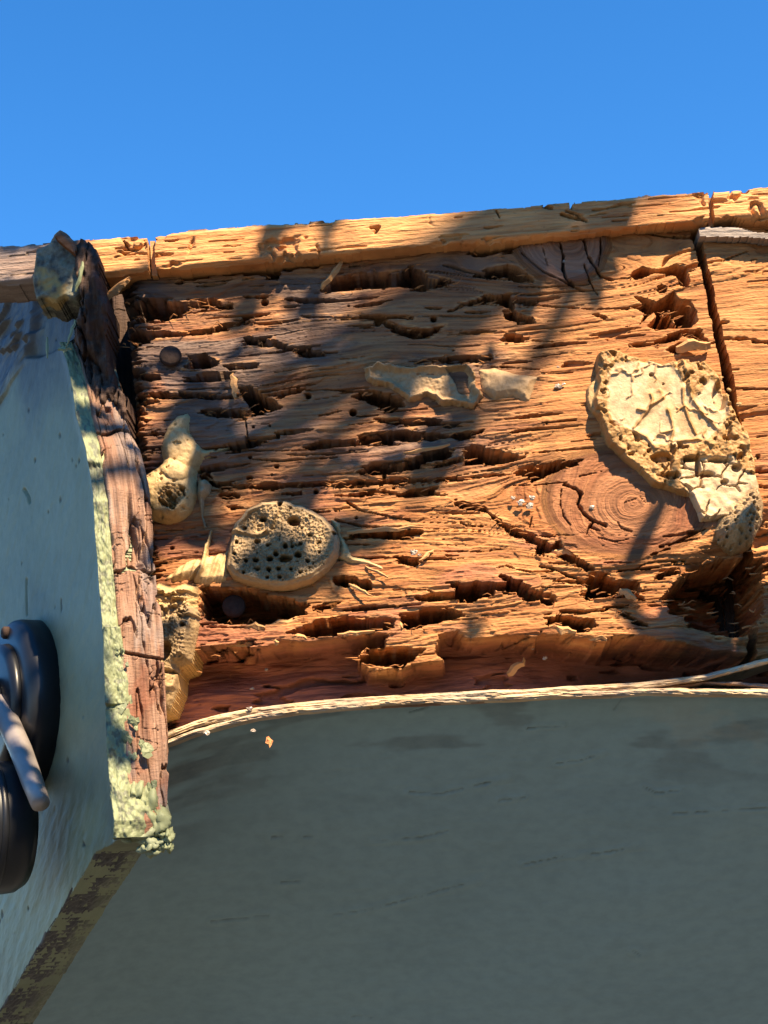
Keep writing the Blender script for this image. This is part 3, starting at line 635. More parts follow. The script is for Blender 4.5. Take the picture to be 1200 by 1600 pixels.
# frayed fibres standing out along the torn edges: far too many to count
fb_r = random.Random(41); FV = []; FQ = []
for poly, dep, soft, rg in CAV:
    n_ = max(2, int(sum(math.dist(poly[k], poly[(k + 1) % len(poly)]) for k in range(len(poly))) / 26))
    for _ in range(n_):
        k = fb_r.randrange(len(poly)); f = fb_r.random(); a_, b_ = poly[k], poly[(k + 1) % len(poly)]
        x, y = a_[0] + (b_[0] - a_[0]) * f + fb_r.gauss(0, 2.5), a_[1] + (b_[1] - a_[1]) * f + fb_r.gauss(0, 2.5)
        L_ = fb_r.uniform(5, 20); sl2 = -.078 + fb_r.gauss(0, .07); sg = fb_r.choice((-1, 1))
        p = BP.pt(x, y, -fb_r.uniform(.001, .004)); q = BP.pt(x + sg * L_, y + sg * sl2 * L_, fb_r.uniform(-.002, .0022)); w = fb_r.uniform(.00018, .0005)
        m_ = (p + q) / 2 + np.array([0, -fb_r.uniform(0, .0012), fb_r.gauss(0, .0006)]); b0 = len(FV)
        for c, ww in ((p, 1.0), (m_, .8), (q, .15)): FV += [c + np.array([0, 0, w * ww]), c + np.array([0, -w * ww, 0]), c - np.array([0, 0, w * ww])]
        for j in (0, 3): FQ += [(b0 + j, b0 + j + 3, b0 + j + 4, b0 + j + 1), (b0 + j + 1, b0 + j + 4, b0 + j + 5, b0 + j + 2)]
ff = mesh("frayed_fibres", FV, FQ, M['wood'], beam); tag(ff, kind="stuff")

# ------------------------------------------------------------------ roof boards along the top
def deck_h(px, py, u, v):
    gy = py + .083 * (px - 600)
    h = 1.4 * (fbm(px * .006, gy * .03, 201, 3) - .5) + .7 * (fbm(px * .02, gy * .16, 203, 3) - .5) + .5 * (fbm(px * .05, gy * .5, 205, 2) - .5)
    h -= 2.2 * sst(.74, .77, fbm(px * .014, gy * .10, 207, 3)) + 1.6 * sst(.77, .80, fbm(px * .015, gy * .3, 209, 2))
    h -= 2.6 * (1 - sst(.03, .09, np.abs(fbm(px * .03, gy * .035, 215, 3) - .5))) * sst(.52, .6, fbm(px * .01, gy * .02, 219, 2))   # little cross checks
    top = (373 - (px - 130) * .0776) - py
    h -= 1.6 * (1 - sst(0, 6, -top + 6 * (fbm(px * .06, py * .06, 211, 3) - .3)))
    h -= 3 * (1 - sst(0, 8, (432 - (px - 160) * .0885) - py))
    for ln, w, dep in ((Z('B', (570, 215), (605, 215), (590, 235)), 3, 4), (Z('C', (280, 185), (330, 200), (380, 210)), 3, 4), (Z('C', (200, 150), (235, 155)), 4, 4), (Z('C', (300, 170), (350, 185), (390, 215)), 2, 4),
                       (Z('A', (540, 325), (650, 320), (680, 290)), 1.6, 3), (Z('A', (580, 290), (600, 320)), 1.2, 3), (Z('C', (320, 130), (322, 155)), 2, 5), (Z('B', (1130, 140), (1145, 170)), 1.5, 4)):
        h -= dep * (1 - sst(w * .4, w, local(sdl, ln, px, py, 20, 60) + (fbm(px * .1, py * .1, 217, 2) - .5) * w))
    mk = np.zeros((len(px), 4)); mk[:, 3] = 1
    mk[:, 1] = .3 * (1 - sst(-2, 5, -top + 4 * (fbm(px * .08, py * .08, 213) - .5))); mk[:, 2] = .9 * (1 - sst(110, 150, px)) + .25 * sst(.5, .7, fbm(px * .01, gy * .03, 221))
    mk[:, 2] = np.clip(mk[:, 2], 0, .6); mk[:, 1] = np.maximum(mk[:, 1], .75 * (1 - sst(105, 150, px + 30 * (fbm(px * .05, py * .05, 223, 3) - .5))))  # left end: its shade painted in as red and grey wood
    return h * MM, mk, np.stack([px * .0003, gy * .0003, u * 0], -1)
up = lambda x: 373 - (x - 130) * .0776
lo = lambda x: 429 - (x - 160) * .0885
DP = front(-0.009)
def deck(x0, x1, s0, s1, label, deep=.16):
    e = empty("roof_board", tuple(DP.pt((x0 + x1) / 2, up((x0 + x1) / 2)))); tag(e, label, "board", "weathered roof boards along the top of the wall")
    xs = np.linspace(x0, x1, 9)
    ol = [(x0 + s0, up(x0))] + [(x, up(x) + 3 * math.sin(x * .05)) for x in xs[1:-1]] + [(x1 - s1, up(x1)), (x1 + s1, lo(x1))] + [(x, lo(x) + 2.5 * math.sin(x * .043)) for x in xs[::-1][1:-1]] + [(x0 + s0 * 2, lo(x0))]
    relief("board_edge", DP, ol, deck_h, 0.0004, -deep, M['deck'], e, rag=3)
    return e
deck(-120, 231, 0, 2, "short weathered roof board running left behind the torn fascia end", .022)
mid_deck = deck(239, 1108, 2, 1, "long sunlit roof board edge between the two joints under the sky")
deck(1115, 1330, 0, 0, "roof board at far right beyond the pale joint")
for (x, w, n_) in ((235.5, 7, 1), (1111.5, 6, 2)):
    c = [DP.pt(x - w / 2 - 1, up(x) + 3, -.006), DP.pt(x + w / 2, up(x) + 3, -.006), DP.pt(x + w / 2 + 4, lo(x), -.006), DP.pt(x - w / 2 + 2, lo(x), -.006)]
    bb = [p + np.array((0, .10, 0)) for p in c]
    mesh("joint_filler", c + bb, [(0, 3, 2, 1), (4, 5, 6, 7), (0, 1, 5, 4), (1, 2, 6, 5), (2, 3, 7, 6), (3, 0, 4, 7)], M['splinter'], mid_deck)
# grey shim wedged under the right roof board
sh = empty("wood_shim", tuple(BP.pt(1140, 362, .004))); tag(sh, "thin grey wood shim wedged under the roof board at upper right", "shim")
def shim_h(px, py, u, v):
    mk = np.zeros((len(px), 4)); mk[:, 1] = .95; mk[:, 3] = 1
    return MM * (1.2 * (fbm(px * .03, py * .25, 3) - .5)), mk, np.stack([px * .0003, py * .0003, u * 0], -1)
relief("shim_face", front(-.006), [(1090, 356), (1096, 354), (1150, 355), (1178, 362), (1240, 366), (1240, 376), (1180, 372), (1092, 370)], shim_h, .0005, -.03, M['splinter'], sh, rag=2)

# ------------------------------------------------------------------ soffit panel with its plywood edge
ANG_A, BETA = math.radians(60), math.radians(31)
D = np.array([-math.cos(ANG_A) * math.cos(BETA), math.sin(ANG_A) * math.cos(BETA), -math.sin(BETA)])    # the side fascia runs this way
sl_ = math.atan2(-D[2], D[1]) - math.radians(5)
LOWX = 1
soff = empty("soffit_panel", (0, 0, -.09)); tag(soff, "shaded grey-green painted plywood soffit panel below the beam", "soffit")
LOWC = [(205, 1200), (228, 1184), (246, 1170), (272, 1160), (300, 1150), (340, 1138), (400, 1123), (460, 1114), (520, 1108), (600, 1101), (700, 1096), (850, 1090), (1000, 1084), (1100, 1084), (1200, 1085), (1330, 1086), (1900, 1060)]
TOPC = [(226, 1160), (243, 1152), (268, 1140), (300, 1128), (340, 1117), (400, 1106), (460, 1098), (520, 1092), (600, 1087), (700, 1082), (850, 1075), (1000, 1066), (1100, 1054), (1200, 1028), (1330, 985)]
SP = front(0.002)
def resample(c, n):
    c = np.array(c, float); xs = np.linspace(c[0, 0], c[-1, 0], n); return np.stack([xs, np.interp(xs, c[:, 0], c[:, 1])], -1)
ns = 900
low = resample(LOWC, ns)
for _ in range(6): low[1:-1, 1] = (low[:-2, 1] + 2 * low[1:-1, 1] + low[2:, 1]) / 4
P0 = np.array([SP.pt(*p) for p in low])
nd = 420; depth = .60
V = []; mk = []; gc = []
dirn = np.array([0, math.cos(sl_), -math.sin(sl_)]); nrm = np.array([0, -math.sin(sl_), -math.cos(sl_)])
fs = (np.linspace(0, 1, nd) ** 1.5)
Zc = P0[:, 2].max()
for f in fs:
    V.append(P0 + np.array([D[0] / D[1] * math.cos(sl_), math.cos(sl_), -math.sin(sl_)]) * f * depth)          # runs back parallel to the side fascia
V = np.concatenate(V); pxs, pys = proj(V)
uu = V[:, 0]; dd = np.repeat(fs * depth, ns)
ch = np.zeros(len(V)); fb = fbm(uu * 60, dd * 200, 301, 4)
ch += 1.4 * (fbm(uu * 9, dd * 22, 303, 3) - .5) + .22 * (fbm(uu * 60, dd * 420, 305, 3) - .5)
cracks = [(Z('P', (640, 1238), (690, 1240), (740, 1228), (795, 1215)), 2.6), (Z('P', (870, 1192), (905, 1188), (945, 1175)), 2.4), (Z('P', (825, 1137), (880, 1133)), 2), (Z('P', (515, 1430), (570, 1422), (640, 1405), (700, 1388), (750, 1376)), 2.6),
          (Z('P', (815, 1352), (880, 1338), (950, 1332), (1000, 1322)), 2.4), (Z('P', (1005, 1228), (1025, 1238), (1060, 1235)), 2), (Z('P', (580, 1315), (660, 1308), (700, 1298)), 2.6), (Z('P', (990, 1486), (1000, 1492)), 4), (Z('P', (440, 1378), (468, 1376)), 4),
          (Z('P', (425, 1308), (440, 1308)), 4), (Z('P', (475, 1308), (488, 1308)), 4), (Z('P', (550, 1590), (580, 1590)), 4), (Z('P', (960, 1108), (972, 1092)), 3), (Z('P', (1050, 1270), (1200, 1262)), 2), (Z('P', (640, 1112), (670, 1105)), 3), (Z('P', (330, 1440), (420, 1430)), 2.5), (Z('P', (780, 1250), (820, 1245)), 2)]
mkk = np.zeros((len(V), 4)); mkk[:, 3] = 1
for ln, w in cracks:
    dl = local(sdl, ln, pxs, pys, 30, 90) + (fbm(pxs * .05, pys * .05, 307, 3) - .5) * 3.4
    brk = .55 + .45 * sst(.34, .5, fbm(pxs * .06, pys * .05, 309, 2))
    dl = np.abs(dl); c_ = (1 - sst(w * .1, w * .45, dl)) * brk; ch -= .8 * c_; ch += .35 * (1 - sst(w, w * 4, dl)) * brk
    mkk[:, 0] = np.maximum(mkk[:, 0], .35 * c_)
stn = fbm(uu * 25, dd * 70, 311, 4)
mkk[:, 0] = np.clip(mkk[:, 0] + .35 * sst(.55, .7, stn) * (1 - sst(.02, .09, dd)) + .3 * (1 - sst(20, 120, np.hypot(pxs - 270, (pys - 1230) * .8))) * sst(.4, .6, stn), 0, .9)
sp_ = (1 - sst(20, 110, np.hypot((pxs - 1110) * .6, (pys - 1135) * 1.6 + (pxs - 1110) * -.35))) * sst(.45, .65, fbm(uu * 60, dd * 100, 313, 4))
mkk[:, 2] = .2 * sp_
ch -= .5 * (1 - sst(.002, .006, dd + .004 * (fb - .5)))      # rounded, worn front edge
V = V + (ch * MM)[:, None] * nrm
i0 = np.arange(nd - 1)[:, None] * ns + np.arange(ns - 1)[None]
Q = np.stack([i0, i0 + ns, i0 + ns + 1, i0 + 1], -1).reshape(-1, 4)
bi = np.r_[np.arange(ns), (nd - 1) * ns + np.arange(ns)]                      # a thin back sheet gives the panel its thickness
back = V[bi] - nrm * .004; nV = len(V); ar = np.arange(ns - 1)
Q2 = np.stack([ar, ar + 1, ar + 1 + ns, ar + ns], -1) + nV
rim = [np.stack([ar, ar + 1, ar + 1 + nV, ar + nV], -1)]
gcs = np.stack([uu, dd, uu * 0], -1)
me = np_mesh("panel", np.concatenate([V, back]), np.concatenate([Q, Q2] + rim), dict(mask=('FLOAT_COLOR', np.concatenate([mkk, mkk[bi]])), gco=('FLOAT_VECTOR', np.concatenate([gcs, gcs[bi]]))))
link("panel", me, M['soffit'], soff)
def veneer(name, c0, c1, y, mat, wob, seed, depth=.05, x0=0, x1=9999, out=0.0):
    """one ply of the soffit's edge: a strip between two curves, running back under the beam"""
    n = 520; a = resample(c0, n); b_ = resample(c1, n)
    sel = (a[:, 0] >= x0) & (a[:, 0] <= x1); a = a[sel]; b_ = b_[sel]; n = len(a)
    for q in (a, b_):
        for _ in range(5): q[1:-1, 1] = (q[:-2, 1] + 2 * q[1:-1, 1] + q[2:, 1]) / 4
    xs = a[:, 0]; pl = front(y); rows = []
    w0 = (fbm(xs * .02, xs * 0 + seed, seed, 4) - .5) * wob; w1 = (fbm(xs * .02, xs * 0 + seed + 5, seed + 2, 4) - .5) * wob
    prot = (fbm(xs * .015, xs * 0, seed + 7, 4) - .5) * .004 + out
    m_ = 6
    for k in range(m_ + 1):
        f = k / m_; r = []
        bulge = .0008 * math.sin(math.pi * f)
        fib = (fbm(xs * .06, xs * 0 + k * 1.9, seed + 9, 4) - .5) * .0016
        for i in range(n):
            p = pl.pt(xs[i], a[i, 1] * (1 - f) + b_[i, 1] * f + w0[i] * (1 - f) + w1[i] * f, prot[i] + bulge + fib[i]); r.append(p)
        rows.append(r)
    rows = [np.array(r) for r in rows]
    dv = np.array([0, math.cos(sl_), -math.sin(sl_)]) * depth
    rows = [rows[0] + np.array([0, depth, 0])] + rows + [rows[-1] + np.array([0, .012, .001])]
    Vv = np.concatenate(rows); R_ = len(rows)
    i0 = np.arange(R_ - 1)[:, None] * n + np.arange(n - 1)[None]
    Q = np.stack([i0, i0 + n, i0 + n + 1, i0 + 1], -1).reshape(-1, 4)
    mk = np.zeros((len(Vv), 4)); mk[:, 3] = 1; mk[:, 1] = np.tile(.4 * sst(.48, .62, fbm(xs * .025, xs * 0, seed + 11, 4)), R_)
    g_ = np.stack([np.tile(xs * .0003, R_), np.repeat(np.arange(R_) * .0006, n), np.zeros(len(Vv))], -1)
    return link(name, np_mesh(name, Vv, Q, dict(mask=('FLOAT_COLOR', mk), gco=('FLOAT_VECTOR', g_)), np.zeros(len(Q), bool)), mat, soff)
def blend(c0, c1, f):
    n = 60; a = resample(c0, n); b_ = resample(c1, n); return [tuple(p) for p in (a * (1 - f) + b_ * f)]
T2 = [(x, y + (11 if x < 1100 else 9)) for x, y in TOPC]
B2 = [(x, max(y - 7, dict(LOWC).get(x, y) - 7)) for x, y in LOWC]
veneer("veneer", TOPC, T2, -.010, M['ply'], 3.0, 3)
veneer("veneer", blend(T2, T2, 0), [(x, y + 6) for x, y in T2], -.006, M['plydark'], 2.0, 23, x1=1010)
MIDR = [(950, 1078), (1020, 1074), (1070, 1068), (1100, 1063), (1150, 1066), (1200, 1070), (1330, 1072)]
veneer("veneer", MIDR, [(x, y + 6) for x, y in MIDR], -.007, M['plydark'], 4.0, 33)
veneer("veneer", [(x, y - 8) for x, y in LOWC], [(x, y + 1) for x, y in LOWC], -.011, M['ply'], 3.5, 43)
# chip clinging to the soffit
ch_ = blob_chip("wood_chip", 420, 1159, 2.6, M['chip'], None, .0015, 77, front(-.004), .7); tag(ch_, "small orange wood chip stuck to the shaded soffit near its edge", "wood chip")
for i, (x, y, r) in enumerate(((323, 1146, 1.2), (396, 1143, .8), (246, 1144, 1.8), (390, 1108, 1.0))):
    blob_chip("paint_fleck", x, y, r, M['resin'], soff, .002, 90 + i, front(-.010))

# ------------------------------------------------------------------ the side fascia on the left
NF = np.array([-math.sin(ANG_A), -math.cos(ANG_A), 0.0])
O_ = front(-0.043).pt(168, 850)
FP = Plane(O_, -D, (0, 0, 1))
if FP.N @ NF < 0: FP.N = -FP.N
THK = .0205
fasc = empty("side_fascia_board", tuple(front(-.01).pt(190, 1290))); tag(fasc, "grey-green painted fascia board at left with rotten split end and mossy underside", "fascia board")
EDGE = [(104, 540), (116, 570), (126, 615), (131, 655), (146, 705), (156, 770), (162, 850), (168, 930), (173, 985), (176, 1060), (178, 1130), (181, 1195), (186, 1245), (192, 1285), (190, 1312)]
FACE = EDGE + [(176, 1320), (152, 1332), (100, 1415), (0, 1583), (-160, 1852), (-300, 1700), (-300, 640), (-120, 520), (-20, 452), (20, 438), (50, 405), (58, 392), (80, 388), (98, 404), (106, 440), (108, 470), (104, 505)]
def face_h(px, py, u, v):
    al = px * .52 + py * -.85                               # along the board, in picture terms the board's own slope
    ac = px * .85 + py * .52
    h = 1.4 * (fbm(u * 20, v * 20, 401, 3) - .5) + .35 * (fbm(u * 260, v * 900, 403, 3) - .5) + .5 * (fbm(u * 70, v * 160, 405, 3) - .5)
    # brush and wood-grain ridges low on the face
    h += .10 * np.sin((al * .13 + ac * .42) * 1.0 + 5 * fbm(px * .02, py * .02, 407)) * sst(1130, 1230, py)
    we = sst(-8, 14, local(sdf, [(-300, 1060), (-60, 740), (0, 640), (36, 575), (62, 500), (84, 470), (84, 370), (-300, 400)], px, py, 40, -40) + 14 * (fbm(px * .03, py * .03, 409, 3) - .5))
    h += we * (2.5 * (fbm(ac * .18, al * .02, 411, 3) - .5) - 1.5 + 3 * sst(.6, .65, fbm(ac * .09, al * .015, 413, 3)))
    h -= 4 * sst(0, 6, local(sdf, [(46, 466), (120, 466), (122, 500), (104, 540), (60, 560), (38, 560)], px, py, 40, -40))
    h -= 1.2 * (1 - sst(.5, 2.2, local(sdl, [(42, 905), (43, 960)], px, py, 20, 60))) + 1.5 * (1 - sst(1, 3, local(sdl, [(38, 765), (44, 775), (46, 784)], px, py, 20, 60)))
    pits = sst(.87, .91, fbm(px * .10, py * .05, 415, 2)); h -= .7 * pits
    ed = -local(sdl, EDGE, px, py, 60, 60); h += 1.6 * sst(-16, -2, ed + 6 * (fbm(px * .05, py * .05, 417) - .5))
    mk = np.zeros((len(px), 4)); mk[:, 3] = 1; mk[:, 1] = we
    st = fbm(px * .012, py * .006, 419, 4)
    mk[:, 0] = np.clip(.85 * sst(.28, .48, st) * (1 - sst(560, 780, py + .6 * px)) + .25 * sst(.5, .7, st) + .6 * (1 - sst(0, 70, np.hypot(px - 205, py - 1290))) * sst(.4, .6, fbm(px * .03, py * .03, 421)) + .7 * pits, 0, .9)  # first term: overhang's shade painted in with mould at the top
    mk[:, 0] = np.maximum(mk[:, 0], .6 * sst(0, 6, local(sdf, [(46, 466), (120, 466), (122, 500), (104, 540), (60, 560), (38, 560)], px, py, 40, -40)))   # recess shade painted as a dark patch
    return h * MM, mk, np.stack([u, v, u * 0], -1)
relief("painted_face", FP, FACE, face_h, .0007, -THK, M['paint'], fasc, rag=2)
# rotten end of the board (two splits of long fibre), set over the cut end
TV = -NF * THK
def ribbon(name, line, vec, hfun, nrm_, nu, nv, mat, parent, w0=0.0, w1=1.0, plane=FP, off=0.0, wid=None):
    L = np.array(line, float); seg = np.r_[0, np.cumsum(np.hypot(*np.diff(L, axis=0).T))]
    t = np.linspace(0, seg[-1], nv); X = np.interp(t, seg, L[:, 0]); Y = np.interp(t, seg, L[:, 1])
    P = np.array([plane.pt(x, y, off) for x, y in zip(X, Y)])
    W = np.linspace(0, 1, nu); wf = (np.interp(Y, *wid) if wid else w1) - w0; wf = wf + 0 * Y; W_ = w0 + wf[:, None] * W[None]
    G = P[:, None] + W_[:, :, None] * vec; T_ = np.repeat(t[:, None], nu, 1)
    h, mk = hfun(T_.ravel(), W_.ravel(), np.repeat(Y, nu)); Vv = G.reshape(-1, 3) + h[:, None] * nrm_
    i0 = np.arange(nv - 1)[:, None] * nu + np.arange(nu - 1)[None]
    Q = np.stack([i0, i0 + 1, i0 + nu + 1, i0 + nu], -1).reshape(-1, 4)
    if np.cross(Vv[1] - Vv[0], Vv[nu] - Vv[0]) @ nrm_ < 0: Q = Q[:, ::-1]
    bk_ = Vv - nrm_ * .006; n_ = len(Vv)
    rim = np.concatenate([np.arange(nu), np.arange(1, nv) * nu + nu - 1, (nv - 1) * nu + np.arange(nu - 1)[::-1], np.arange(1, nv - 1)[::-1] * nu])
    r2 = np.roll(rim, -1); RQ = np.stack([rim, r2, r2 + n_, rim + n_], -1)
    g_ = np.stack([T_.ravel() * .0003, W_.ravel() * .02, W_.ravel() * 0], -1)
    return link(name, np_mesh(name, np.concatenate([Vv, bk_]), np.concatenate([Q, Q[:, ::-1] + n_, RQ]), dict(mask=('FLOAT_COLOR', np.concatenate([mk, mk])), gco=('FLOAT_VECTOR', np.concatenate([g_, g_])))), mat, parent)
EN = -D - (D @ np.array([0, 0, -1.0])) * np.array([0, 0, -1.0]) * 0; EN = np.array([math.cos(ANG_A), -math.sin(ANG_A), 0.0])
def end_h(t, w, y):
    h = 6.5 + 2.5 * (fbm(w * 3, t * .008, 431, 3) - .5) + 1.6 * (fbm(w * 14, t * .02, 433, 3) - .5)
    cr = np.abs(fbm(w * 4.5, t * .009, 435, 3) - .5); h -= 4.0 * (1 - sst(.0, .035, cr))
    ck = np.abs(fbm(w * 3, t * .05, 437, 3) - .5); h -= 1.0 * (1 - sst(0, .03, ck)) * sst(.5, .65, fbm(w * 2, t * .02, 439))
    # a forked split with a hole and a cross break
    hole = local(sdf, [(.42, 838), (.55, 800), (.62, 842), (.72, 880), (.66, 900), (.45, 893), (.36, 862)], w * 1.0, y, 50, -50) if False else None
    hx = np.abs(w - (.50 + (880 - y) * .0004)); h -= 5 * (1 - sst(.0, .06, hx - .18 * sst(800, 880, y) * (1 - sst(888, 897, y)))) * sst(770, 810, y) * (1 - sst(893, 900, y))
    h -= 7 * (1 - sst(1.5, 4, np.abs(y - (893 + 6 * np.sin(w * 9))))) + 5 * (1 - sst(1, 3, np.abs(y - (680 + 5 * np.sin(w * 7))))) + 4 * (1 - sst(1, 3, np.abs(y - (1022 + 12 * w))))
    h -= 7 * sst(.75, 1.0, w + .3 * (fbm(w, t * .02, 441) - .5)) * (1 - sst(640, 760, y))
    h -= 5 * sst(.0, .3, w) * (1 - sst(560, 680, y))
    mk = np.zeros((len(t), 4)); mk[:, 3] = 1; mk[:, 1] = .5 * sst(.5, .65, fbm(w * 3, t * .01, 443)); mk[:, 2] = .5 * sst(.55, .7, fbm(w * 2, t * .02, 445))
    return h * MM, mk
ribbon("rotten_end", EDGE, TV, end_h, EN, 110, 760, M['barky'], fasc, 0.10, 1.0, FP, 0.0, ([1130, 1200, 1262, 1290], [1.0, 1.0, .85, .5]))
def crust_h(t, w, y):
    f = (w + .08) / .6
    h = 3.0 + 1.6 * np.sin(np.pi * np.clip(f, 0, 1)) ** .6 + 4.5 * (fbm(t * .03, w * 5, 451, 4) - .5) + .9 * (fbm(t * .12, w * 16, 453, 3) - .5)
    gap = sst(.53, .60, fbm(t * .012, t * 0, 455, 3)) * (1 - sst(900, 980, y)); h -= 2 * gap
    h -= 2.5 * (1 - sst(1.5, 4, np.abs(y - 1108)))
    h += 3 * sst(1180, 1290, y) * (fbm(t * .04, w * 3, 457, 3))
    mk = np.zeros((len(t), 4)); mk[:, 3] = 1; mk[:, 0] = .6 * sst(.55, .72, fbm(t * .12, w * 14, 459, 4)); mk[:, 1] = .4 * gap
    return h * MM, mk
ribbon("paint_crust", EDGE, TV, crust_h, EN * .9 + NF * .45, 34, 900, M['crust'], fasc, -.05, .2, FP, .002, ([560, 640, 700, 780, 900, 985], [.26, .40, .38, .30, .28, .32]))
ribbon("paint_crust", EDGE[8:], TV, lambda t, w, y: (lambda r: (r[0] + .003, r[1]))(crust_h(t, w, y)), EN * .9 + NF * .45, 60, 500, M['crust'], fasc, -.08, .5, FP, .001, ([985, 1060, 1110, 1170, 1230, 1275, 1312], [.30, .40, .52, .66, .76, 1.0, 1.0]))
# gobs of old paint hanging off the lower corner
def gob(name, x, y, rx, ry, rz_, mat, parent, plane, lift, seed):
    V = []; Fc = []; nu, nv = 22, 12; c = plane.pt(x, y, lift); s = DIST / FPX
    for j in range(nv + 1):
        for i in range(nu):
            a = 2 * math.pi * i / nu; e = -math.pi / 2 + math.pi * j / nv
            d = np.array([math.cos(e) * math.cos(a), math.cos(e) * math.sin(a), math.sin(e)])
            k = 1 + 1.15 * (float(fbm(np.array(d[0] * 1.6 + seed), np.array(d[1] * 1.6 + d[2] * 1.3), seed, 3)) - .5) * 2
            V.append(c + RT * d[0] * rx * s * k + UP * d[1] * ry * s * k - F * d[2] * rz_ * s * k)
    for j in range(nv):
        for i in range(nu): Fc.append((j * nu + i, j * nu + (i + 1) % nu, (j + 1) * nu + (i + 1) % nu, (j + 1) * nu + i))
    return mesh(name, V, Fc, mat, parent, True)
for i, (x, y, rx, ry, mt_) in enumerate([(222, 1272, 9, 16, 'crust'), (246, 1284, 15, 20, 'crust'), (264, 1306, 10, 11, 'crust'), (263, 1320, 8, 10, 'crust'), (230, 1250, 13, 22, 'crust'), (204, 1272, 16, 20, 'paint'), (190, 1256, 12, 16, 'paint'), (246, 1318, 18, 13, 'paint'), (220, 1304, 24, 14, 'paint'), (252, 1300, 13, 9, 'crust'), (232, 1326, 18, 12, 'paint'), (200, 1302, 18, 12, 'paint'), (214, 1240, 10, 16, 'crust')]):
    gob("paint_gob", x, y, rx * .78, ry * .78, 10, M[mt_], fasc, front(-.050), 0, 500 + i)
fr = random.Random(31)
for i in range(22):
    f = fr.random(); y = 1000 + 315 * f; x = 186 + 55 * max(0, f - .35) * 1.3 + fr.uniform(-8, 14 + 30 * f)
    pl = Plane((0, -.017, 0), (1, fr.uniform(-.5, .5), fr.uniform(-.3, .3)), (fr.uniform(-.3, .3), fr.uniform(-.6, .2), 1))
    if pl.N[1] > 0: pl.N = -pl.N
    pl.O = front(-.049).pt(x, y)
    blob_chip("paint_flake", x, y, fr.uniform(1.2, 3.0), M['crust' if fr.random() < .65 else 'paint'], fasc, .001, 900 + i, pl, fr.uniform(.5, 1.1), .25)
# mossy underside strip
UPT = [(190, 1312), (152, 1330), (100, 1414), (0, 1582), (-160, 1852)]
def moss_h(t, w, y):
    h = 2.2 * (fbm(t * .05, w * 5, 471, 4) - .5) + 1.2 * (fbm(t * .2, w * 18, 473, 2) - .5)
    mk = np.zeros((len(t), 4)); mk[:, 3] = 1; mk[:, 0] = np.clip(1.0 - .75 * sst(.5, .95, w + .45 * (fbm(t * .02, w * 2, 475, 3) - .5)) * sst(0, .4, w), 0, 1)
    mk[:, 1] = .25
    return h * MM, mk
ribbon("mossy_underside", UPT[1:], TV, moss_h, np.array([0, -.25, -1.0]), 70, 1200, M['paint'], fasc, 0, 1.0, FP, 0)
# torn upper end: a lichen-grey block with a peak, and decayed wood behind it, coloured black for the shade there
def lump(amp, edge, f=.03, seed=1, base=0.0, outline=None, rgb=(0, 0, 0)):
    def fn(px, py, u, v):
        d_ = sdf(outline, px, py); h = base + amp * np.sqrt(np.clip(d_ / edge, 0, 1)) * (.75 + .5 * fbm(px * f, py * f, seed, 4)) + .25 * amp * (fbm(px * f * 4, py * f * 4, seed + 4, 3) - .5)
        mk = np.zeros((len(px), 4)); mk[:, :3] = rgb; mk[:, 3] = 1
        return h * MM, mk, np.stack([px * .0003, py * .0003, u * 0], -1)
    return fn
CH = [(58, 392), (78, 384), (85, 370), (95, 361), (104, 366), (117, 380), (121, 402), (129, 420), (133, 445), (131, 464), (122, 474), (104, 470), (90, 478), (72, 470), (58, 474), (52, 440)]
relief("torn_top", front(-.016), CH, lump(4, 4, .05, 481, 0, CH), .0005, -.02, M['lichen'], fasc, rag=3)
PK = [(84, 372), (95, 360), (106, 366), (119, 381), (119, 402), (104, 388)]
relief("torn_peak", front(-.023), PK, lump(3, 8, .08, 485, 0, PK, (.5, 0, .5)), .0005, -.012, M['barky'], fasc, rag=2)
BKP = [(112, 384), (128, 372), (142, 378), (156, 400), (158, 440), (170, 470), (164, 540), (176, 590), (196, 610), (200, 660), (180, 690), (150, 680), (134, 640), (128, 560), (112, 520), (128, 470)]
def dark_h(px, py, u, v):
    d_ = sdf(BKP, px, py); h = 3 * np.sqrt(np.clip(d_ / 8, 0, 1)) + 11 * (fbm(px * .07, py * .03, 491, 4) - .5) + 3 * (fbm(px * .2, py * .1, 497, 3) - .5) - 5 * (1 - sst(.0, .05, np.abs(fbm(px * .05, py * .012, 493, 3) - .5))) - 8 * sst(480, 560, py)
    mk = np.zeros((len(px), 4)); mk[:, 3] = 1; mk[:, 2] = .25 * sst(.5, .7, fbm(px * .04, py * .02, 495))
    return h * MM, mk, np.stack([py * .0003, px * .0003, u * 0], -1)
relief("decayed_core", front(-.021), BKP, dark_h, .0006, -.03, M['dark'], fasc, rag=4)
for i, (a, b_, w, mt_) in enumerate([((118, 500), (105, 545), 1.6, 'crust'), ((112, 545), (92, 548), 2.6, 'crust'), ((74, 527), (76, 562), 1.4, 'crust'), ((118, 456), (132, 412), 2.2, 'crust'), ((239, 1178), (243, 1240), 4.0, 'barky'), ((232, 1080), (240, 1150), 3.5, 'barky')]):
    shard("paint_flake" if mt_ == 'crust' else "splinter", a, b_, w * MM, 1.0 * MM, M[mt_], fasc, front(-.024), .0, .002, 600 + i)

